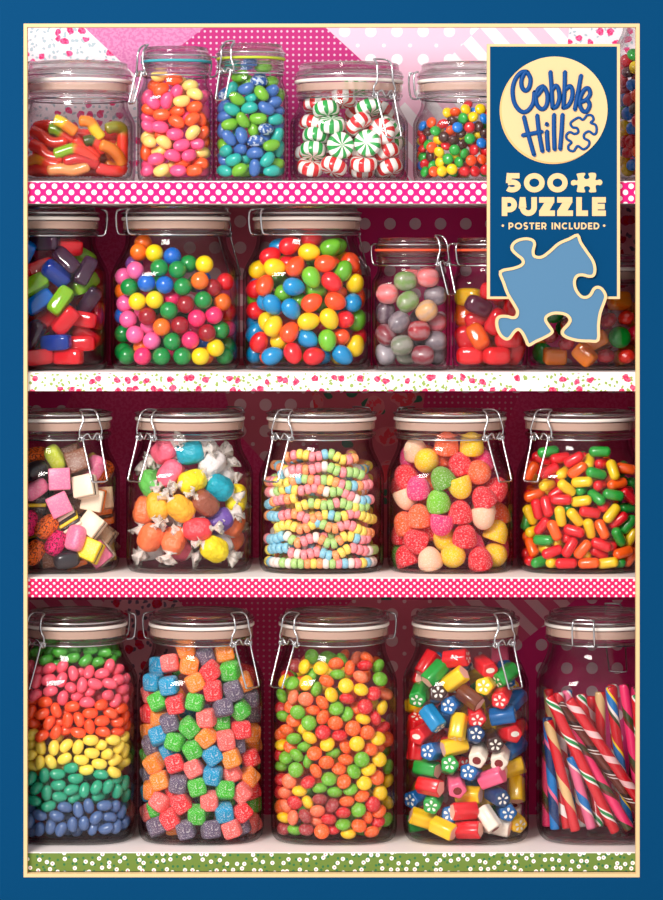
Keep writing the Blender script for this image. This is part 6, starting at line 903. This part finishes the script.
# ------------------------------------------------------------------ gummy worms
jA = JARS['A']
RD, OR_, YE, GR, OL, DR, AM, PO = (244, 62, 44), (252, 130, 36), (254, 196, 40), (136, 176, 28), (140, 136, 36), (196, 36, 38), (250, 150, 36), (252, 150, 90)
WORMS = [
 ('yellow and orange', YE, OR_, -.70, [(188,108),(225,120),(268,150),(312,182)]), ('orange and yellow', OR_, YE, -.62, [(325,115),(385,122),(415,165),(452,215)]),
 ('bright green and red', GR, RD, -.76, [(188,302),(240,285),(300,270),(370,305),(425,350)]), ('olive green and red', OL, RD, -.55, [(472,162),(520,146),(560,160),(588,215),(590,290),(575,350)]),
 ('orange', OR_, OR_, -.78, [(440,245),(495,265),(540,310),(562,358)]), ('red', RD, RD, -.50, [(60,170),(110,190),(180,235),(265,225)]),
 ('red', RD, RD, -.72, [(55,240),(110,270),(150,310),(240,325)]), ('dark red', DR, DR, -.77, [(240,345),(315,325),(380,340),(435,360)]),
 ('amber and red', AM, RD, -.74, [(45,345),(100,325),(165,352),(220,362)]), ('pale orange', PO, PO, -.78, [(150,398),(225,380),(300,396),(385,360)]),
 ('red', RD, RD, -.70, [(45,400),(100,375),(170,412),(235,418)]), ('dark green and red', (70, 80, 20), RD, -.60, [(352,232),(395,222),(430,240),(470,290)]),
 ('brown green and orange', OL, OR_, -.42, [(560,185),(562,240),(530,280),(470,300)]), ('green and red', GR, RD, -.45, [(158,158),(205,165),(260,205),(330,225)]),
 ('red', RD, RD, -.34, [(75,155),(150,140),(230,165),(300,205)]), ('red', RD, RD, -.55, [(300,215),(340,255),(390,285),(430,330)]),
 ('pinkish red', (236, 60, 60), RD, -.74, [(420,370),(480,405),(545,400),(600,360)]), ('orange', OR_, RD, -.30, [(470,340),(540,385),(600,330)]),
 ('red', RD, RD, -.20, [(70,250),(180,260),(300,250),(420,270),(540,240)]), ('red', RD, OR_, -.10, [(80,340),(200,320),(330,340),(450,320),(560,340)]), ('red', DR, RD, -.1, [(100,200),(220,190),(350,190),(470,200),(560,200)]),
 ('red', RD, RD, .15, [(70,290),(200,300),(330,280),(450,300),(580,290)]), ('orange', OR_, RD, .15, [(90,380),(200,370),(330,385),(450,370),(570,385)]), ('red', RD, RD, .35, [(80,210),(200,230),(330,225),(450,230),(560,220)]),
 ('green and red', GR, RD, .4, [(90,330),(200,340),(330,330),(450,345),(560,330)]), ('red', RD, DR, -.45, [(60,410),(180,395),(300,415),(420,400),(560,420)])]
things = []
for nm, c1, c2, f, pts in WORMS:
    Y = jA['yc'] + f * jA['W']; m = MB(); q = []
    for x, y in pts:
        q.append((wx(20 + x / 5.525, Y), Y, max(wz(100 + y / 5.525, Y), jA['zb'] + .0096)))
    cxm = jA['cx']; lim = jA['W'] - .0095
    q = [(max(cxm - lim, min(cxm + lim, a)), jA['yc'] + (b_ - jA['yc']) * (1 - .35 * min(1, abs(a - cxm) / lim) ** 4), c) for a, b_, c in q]
    sp = spline(q, 12); n_ = len(sp); rs = [.0050 * (1 + .10 * math.cos(i * PI)) * min(1, .45 + .2 * min(i, n_ - 1 - i)) for i in range(n_)]
    m.tube(sp, rs, 10); me = mesh('gummy_worm', m.v, m.f, attr_mat('gummy'), True)
    at = me.color_attributes.new('flavour', 'FLOAT_COLOR', 'POINT'); a, b_ = lin(c1), lin(c2)
    for i in range(len(m.v)):
        t = ss((i // 10 / (n_ - 1) - .42) / .16); at.data[i].color = tuple(a[h] * (1 - t) + b_[h] * t for h in range(3)) + (1,)
    o = link('gummy_worm', me); o['category'] = 'gummy candy'
    mid = sp[n_ // 2]; px, py = pix(*mid); things.append((o, nm, px, -py, f < -.42))
name_all('A', things, 'gummy worm', 'gummy worm jar', 'gummy worms in their jar')

# ------------------------------------------------------------------ candy sticks
jV = JARS['V']
def st(name, *a): return stick_mat('stick_' + name, a[1:], a[0])
r_, w_, g_, pk_, bl_, br_, tn_, nv_, yl_, dg_ = (212, 26, 40), (250, 236, 230), (30, 140, 70), (240, 110, 150), (30, 120, 196), (110, 48, 36), (226, 184, 128), (30, 60, 110), (250, 206, 30), (70, 70, 40)
SM = {
 'rg': ('red with green and white', st('rg', .034, (0, r_), (.74, w_), (.80, g_), (.92, w_))), 'rp': ('red with broad pale pink', st('rp', .026, (0, r_), (.70, (250, 196, 196)))),
 'br': ('brown with thin white', st('br', .026, (0, br_), (.62, (60, 26, 22)), (.80, w_), (.84, br_), (.94, w_), (.98, br_))), 'pd': ('hot pink and dark green', st('pd', .040, (0, (240, 50, 110)), (.52, dg_), (.72, br_), (.85, (240, 50, 110)))),
 'rt': ('red and tan', st('rt', .052, (0, r_), (.55, tn_), (.9, r_))), 'nb': ('navy with pink', st('nb', .040, (0, nv_), (.35, bl_), (.75, pk_), (.86, nv_))),
 'pb': ('pink and blue', st('pb', .036, (0, pk_), (.5, bl_), (.8, w_), (.88, pk_))), 'ry': ('red, yellow and blue', st('ry', .046, (0, r_), (.34, yl_), (.42, bl_), (.66, w_), (.76, dg_), (.86, r_))),
 'rw': ('red and white', st('rw', .024, (0, r_), (.55, w_)))}
STK = [('rg', 60,240,355,800, -.66,-.70), ('rp', 168,255,470,690, -.68,-.62), ('br', 122,272,470,735, -.46,-.42), ('pd', 172,385,428,815, -.44,-.70), ('rt', 78,345,190,795, -.42,-.60), ('nb', 62,330,108,815, -.30,-.46),
       ('pb', 175,500,265,810, -.30,-.42), ('pb', 158,215,215,815, .12,.05), ('rg', 215,232,345,815, -.14,-.10), ('rt', 300,222,312,815, .02,.10), ('ry', 343,200,425,815, -.26,-.18), ('pd', 402,190,488,815, -.16,-.30),
       ('rw', 352,190,392,815, .20,.24), ('rw', 122,225,160,815, -.02,-.20), ('pd', 50,430,66,815, -.06,-.20), ('rw', 110,560,165,830, -.16,-.42), ('rw', 196,480,230,840, -.12,-.22), ('rg', 262,560,300,840, .12,-.30),
       ('rt', 78,210,130,815, .30,.25), ('rg', 455,235,505,815, -.44,-.50), ('br', 500,220,530,815, -.06,-.10), ('ry', 520,240,480,815, .30,.22), ('pd', 455,200,440,815, .38,.30), ('rp', 265,240,270,815, .34,.30)]
jz = jV['zb'] + .0045; things = []
for c, x0, y0, x1, y1, f0, f1 in STK:
    ends = []
    for x, y, f in ((x0, y0, f0), (x1, y1, f1)):
        Y = jV['yc'] + f * jV['W']; X = wx(530 + x / 4.286, Y); lim = jV['W'] - TH - .0053
        X = max(jV['cx'] - lim, min(jV['cx'] + lim, X)); ends.append(Vector((X, Y, wz(640 + y / 4.286, Y))))
    a, b_ = ends; dd = (b_ - a).normalized(); zmin = jz + .0043
    if b_.z < zmin: b_ = a + dd * ((zmin - a.z) / dd.z)
    elif b_.z > zmin + .004: b_ = a + dd * ((zmin - a.z) / dd.z) if y1 > 700 else b_
    ctr = (a + b_) / 2; hl = (b_ - a).length / 2; r0 = .0044
    prof = [(0, -hl), (r0 * .7, -hl), (r0 * .93, -hl + .0006), (r0, -hl + .0018), (r0, hl - .0018), (r0 * .93, hl - .0006), (r0 * .7, hl), (0, hl)]
    m = MB().lathe(prof, 18, axis='x')
    o = link('candy_stick', mesh('candy_stick', m.v, m.f, SM[c][1], True), None, ctr); autosmooth(o, 50)
    o.rotation_euler = (b_ - a).to_track_quat('X', 'Z').to_euler(); o['category'] = 'candy stick'
    px, py = pix(*a); things.append((o, SM[c][0], px, -py, f0 < .05 and 29 < px < 633))
name_all('V', things, 'stick', 'candy stick jar', 'candy sticks in their jar')

# ------------------------------------------------------------------ candy necklaces
jO = JARS['O']
PAS = {'o': (246, 160, 104), 'p': (246, 150, 158), 'y': (248, 220, 104), 'g': (176, 212, 130), 'b': (142, 200, 222), 'w': (250, 232, 224)}
BEAD = {}
for q, c in PAS.items():
    m = MB(); prof = []
    for i in range(8):
        t = -PI / 2 + PI * i / 7; prof.append((.0032 + .00135 * math.cos(t), .00265 * math.sin(t)))
    prof = [(.0012, -.0025)] + prof + [(.0012, .0025), (.0012, -.0025)]
    m.lathe(prof, 16, axis='x'); BEAD[q] = mesh('bead', m.v, m.f, candy_mat('bead' + q, c, 'matte'), True)
CORD = plain('elastic_cord', (240, 236, 230), .6)
ST = [('opyyppbgyyp', [(150,128),(260,125),(370,125),(430,140),(500,145)]), ('bwppoppwggpgggpb', [(120,215),(200,203),(270,188),(370,188),(440,205),(530,225)]), ('oppyyyobgopgyopgb', [(55,262),(140,255),(210,248),(300,240),(380,258),(460,268),(510,282),(565,262)]),
      ('ppwgybypppowggppwbb', [(55,300),(165,296),(270,288),(345,300),(410,296),(440,316),(490,338),(570,342)]), ('bboppoygybg', [(58,368),(105,356),(150,338),(205,326)]), ('yygyggpggyggbby', [(200,372),(260,368),(330,365),(400,362),(460,372),(550,375)]),
      ('obbbppoppooybgyppyyyyyp', [(42,430),(100,422),(140,414),(200,420),(270,432),(340,422),(410,420),(480,415),(580,432)]), ('yyyyooybgoopppyyoogo', [(105,478),(160,472),(230,480),(300,462),(330,466),(400,478),(440,470),(510,485),(570,510)]),
      ('pbbbbwgoppwoggoyybp', [(45,522),(100,532),(150,526),(200,548),(240,540),(300,535),(350,548),(400,550),(440,530),(500,528),(555,530)]), ('ybbbbg', [(65,592),(125,585),(170,568)]), ('pwpppbboyypppwgg', [(165,612),(215,608),(255,605),(305,605),(345,614),(385,612),(430,600),(490,585),(590,590)]),
      ('ybwwgwggoyowgpbwp', [(60,648),(105,652),(145,660),(200,665),(265,668),(335,672),(400,672),(450,662),(500,655),(580,652)])]
def wall_y(X, inset):
    a = jO['W'] - TH - inset; u = min(.97, abs(X - jO['cx']) / a)
    return jO['yc'] - a * (1 - u ** jO['n']) ** (1 / jO['n'])
def string(path, cols, label, group=None):
    L = [0.0]
    for a, b_ in zip(path[:-1], path[1:]): L.append(L[-1] + (b_ - a).length)
    pitch = .0053; n_ = max(4, int((L[-1]) / pitch)); root = empty('candy_necklace', path[len(path) // 2]); tag(root, label, 'candy necklace', group)
    o0 = Vector(root.location); i = 0
    for q in range(n_):
        s_ = (q + .5) * L[-1] / n_
        while i < len(L) - 2 and L[i + 1] < s_: i += 1
        t = (s_ - L[i]) / max(1e-6, L[i + 1] - L[i]); p = path[i].lerp(path[i + 1], t); d = (path[min(i + 2, len(path) - 1)] - path[max(0, i - 1)]).normalized()
        b_ = link('bead', BEAD[cols[q % len(cols)]], root, p - o0); b_.rotation_euler = d.to_track_quat('X', 'Z').to_euler()
    m = MB(); m.tube([p - o0 for p in path], .0008, 5); m.build('cord', CORD, root, True)
NLAB = ['topmost bead strand of the necklace jar, level with its neck', 'second strand from the top of the necklace jar, under the glass neck', 'third bead strand from the top, rising at its ends, in the necklace jar', 'fourth bead strand from the top, sloping down to blue beads, in the necklace jar',
        'short bead strand with blue and orange beads below the wire lever of the necklace jar', 'strand of mostly green and yellow beads across the middle of the necklace jar', 'longest bead strand round the middle of the necklace jar, blue beads at one end', 'bead strand starting with a yellow run just under the middle of the necklace jar',
        'bead strand starting pink and blue low in the necklace jar', 'very short blue bead strand low at the side of the necklace jar', 'strand second from the bottom of the necklace jar, ending in white and green', 'lowest bead strand lying on the bottom of the necklace jar']
for (cols, pts), lab in zip(ST, NLAB):
    q = []
    for p in spline([(x, y, 0) for x, y in pts], 5):
        px, py = 255 + p.x / 4.911, 430 + p.y / 4.911; Y = jO['yc'] - jO['W'] * .8
        for _ in range(5): X = wx(px, Y); X = max(jO['cx'] - jO['W'] + .0075, min(jO['cx'] + jO['W'] - .0075, X)); Y = wall_y(X, .0052 if py > 462 else .0105)
        wob = .0013 * math.sin(px * .21 + len(lab) * 1.7); q.append(Vector((X, Y + .001 + wob * .4, max(wz(py, Y) + wob, jO['zb'] + .0086))))
    string(q, cols, lab, 'bead strands in the necklace jar')
for lv in range(10):
    z = jO['zb'] + .0115 + lv * .0094
    for rad, a0, a1 in ((.0365, -200, 20), (.0445, 22, 158)):
        if rad > .04 and lv > 8: continue
        if lv > 8: rad = .026
        q = []
        for i in range(25):
            a = math.radians(a0 + (a1 - a0) * i / 24); ca, sa = math.cos(a), math.sin(a)
            q.append(Vector((jO['cx'] + rad * ca, jO['yc'] + rad * sa, z + .0016 * math.sin(a * 3 + lv * 2.2))))
        string(q, ''.join(random.choice('opygbwpoy') for _ in range(20)), 'pastel bead strand behind the outer strands in the necklace jar', 'bead strands deep in the necklace jar')
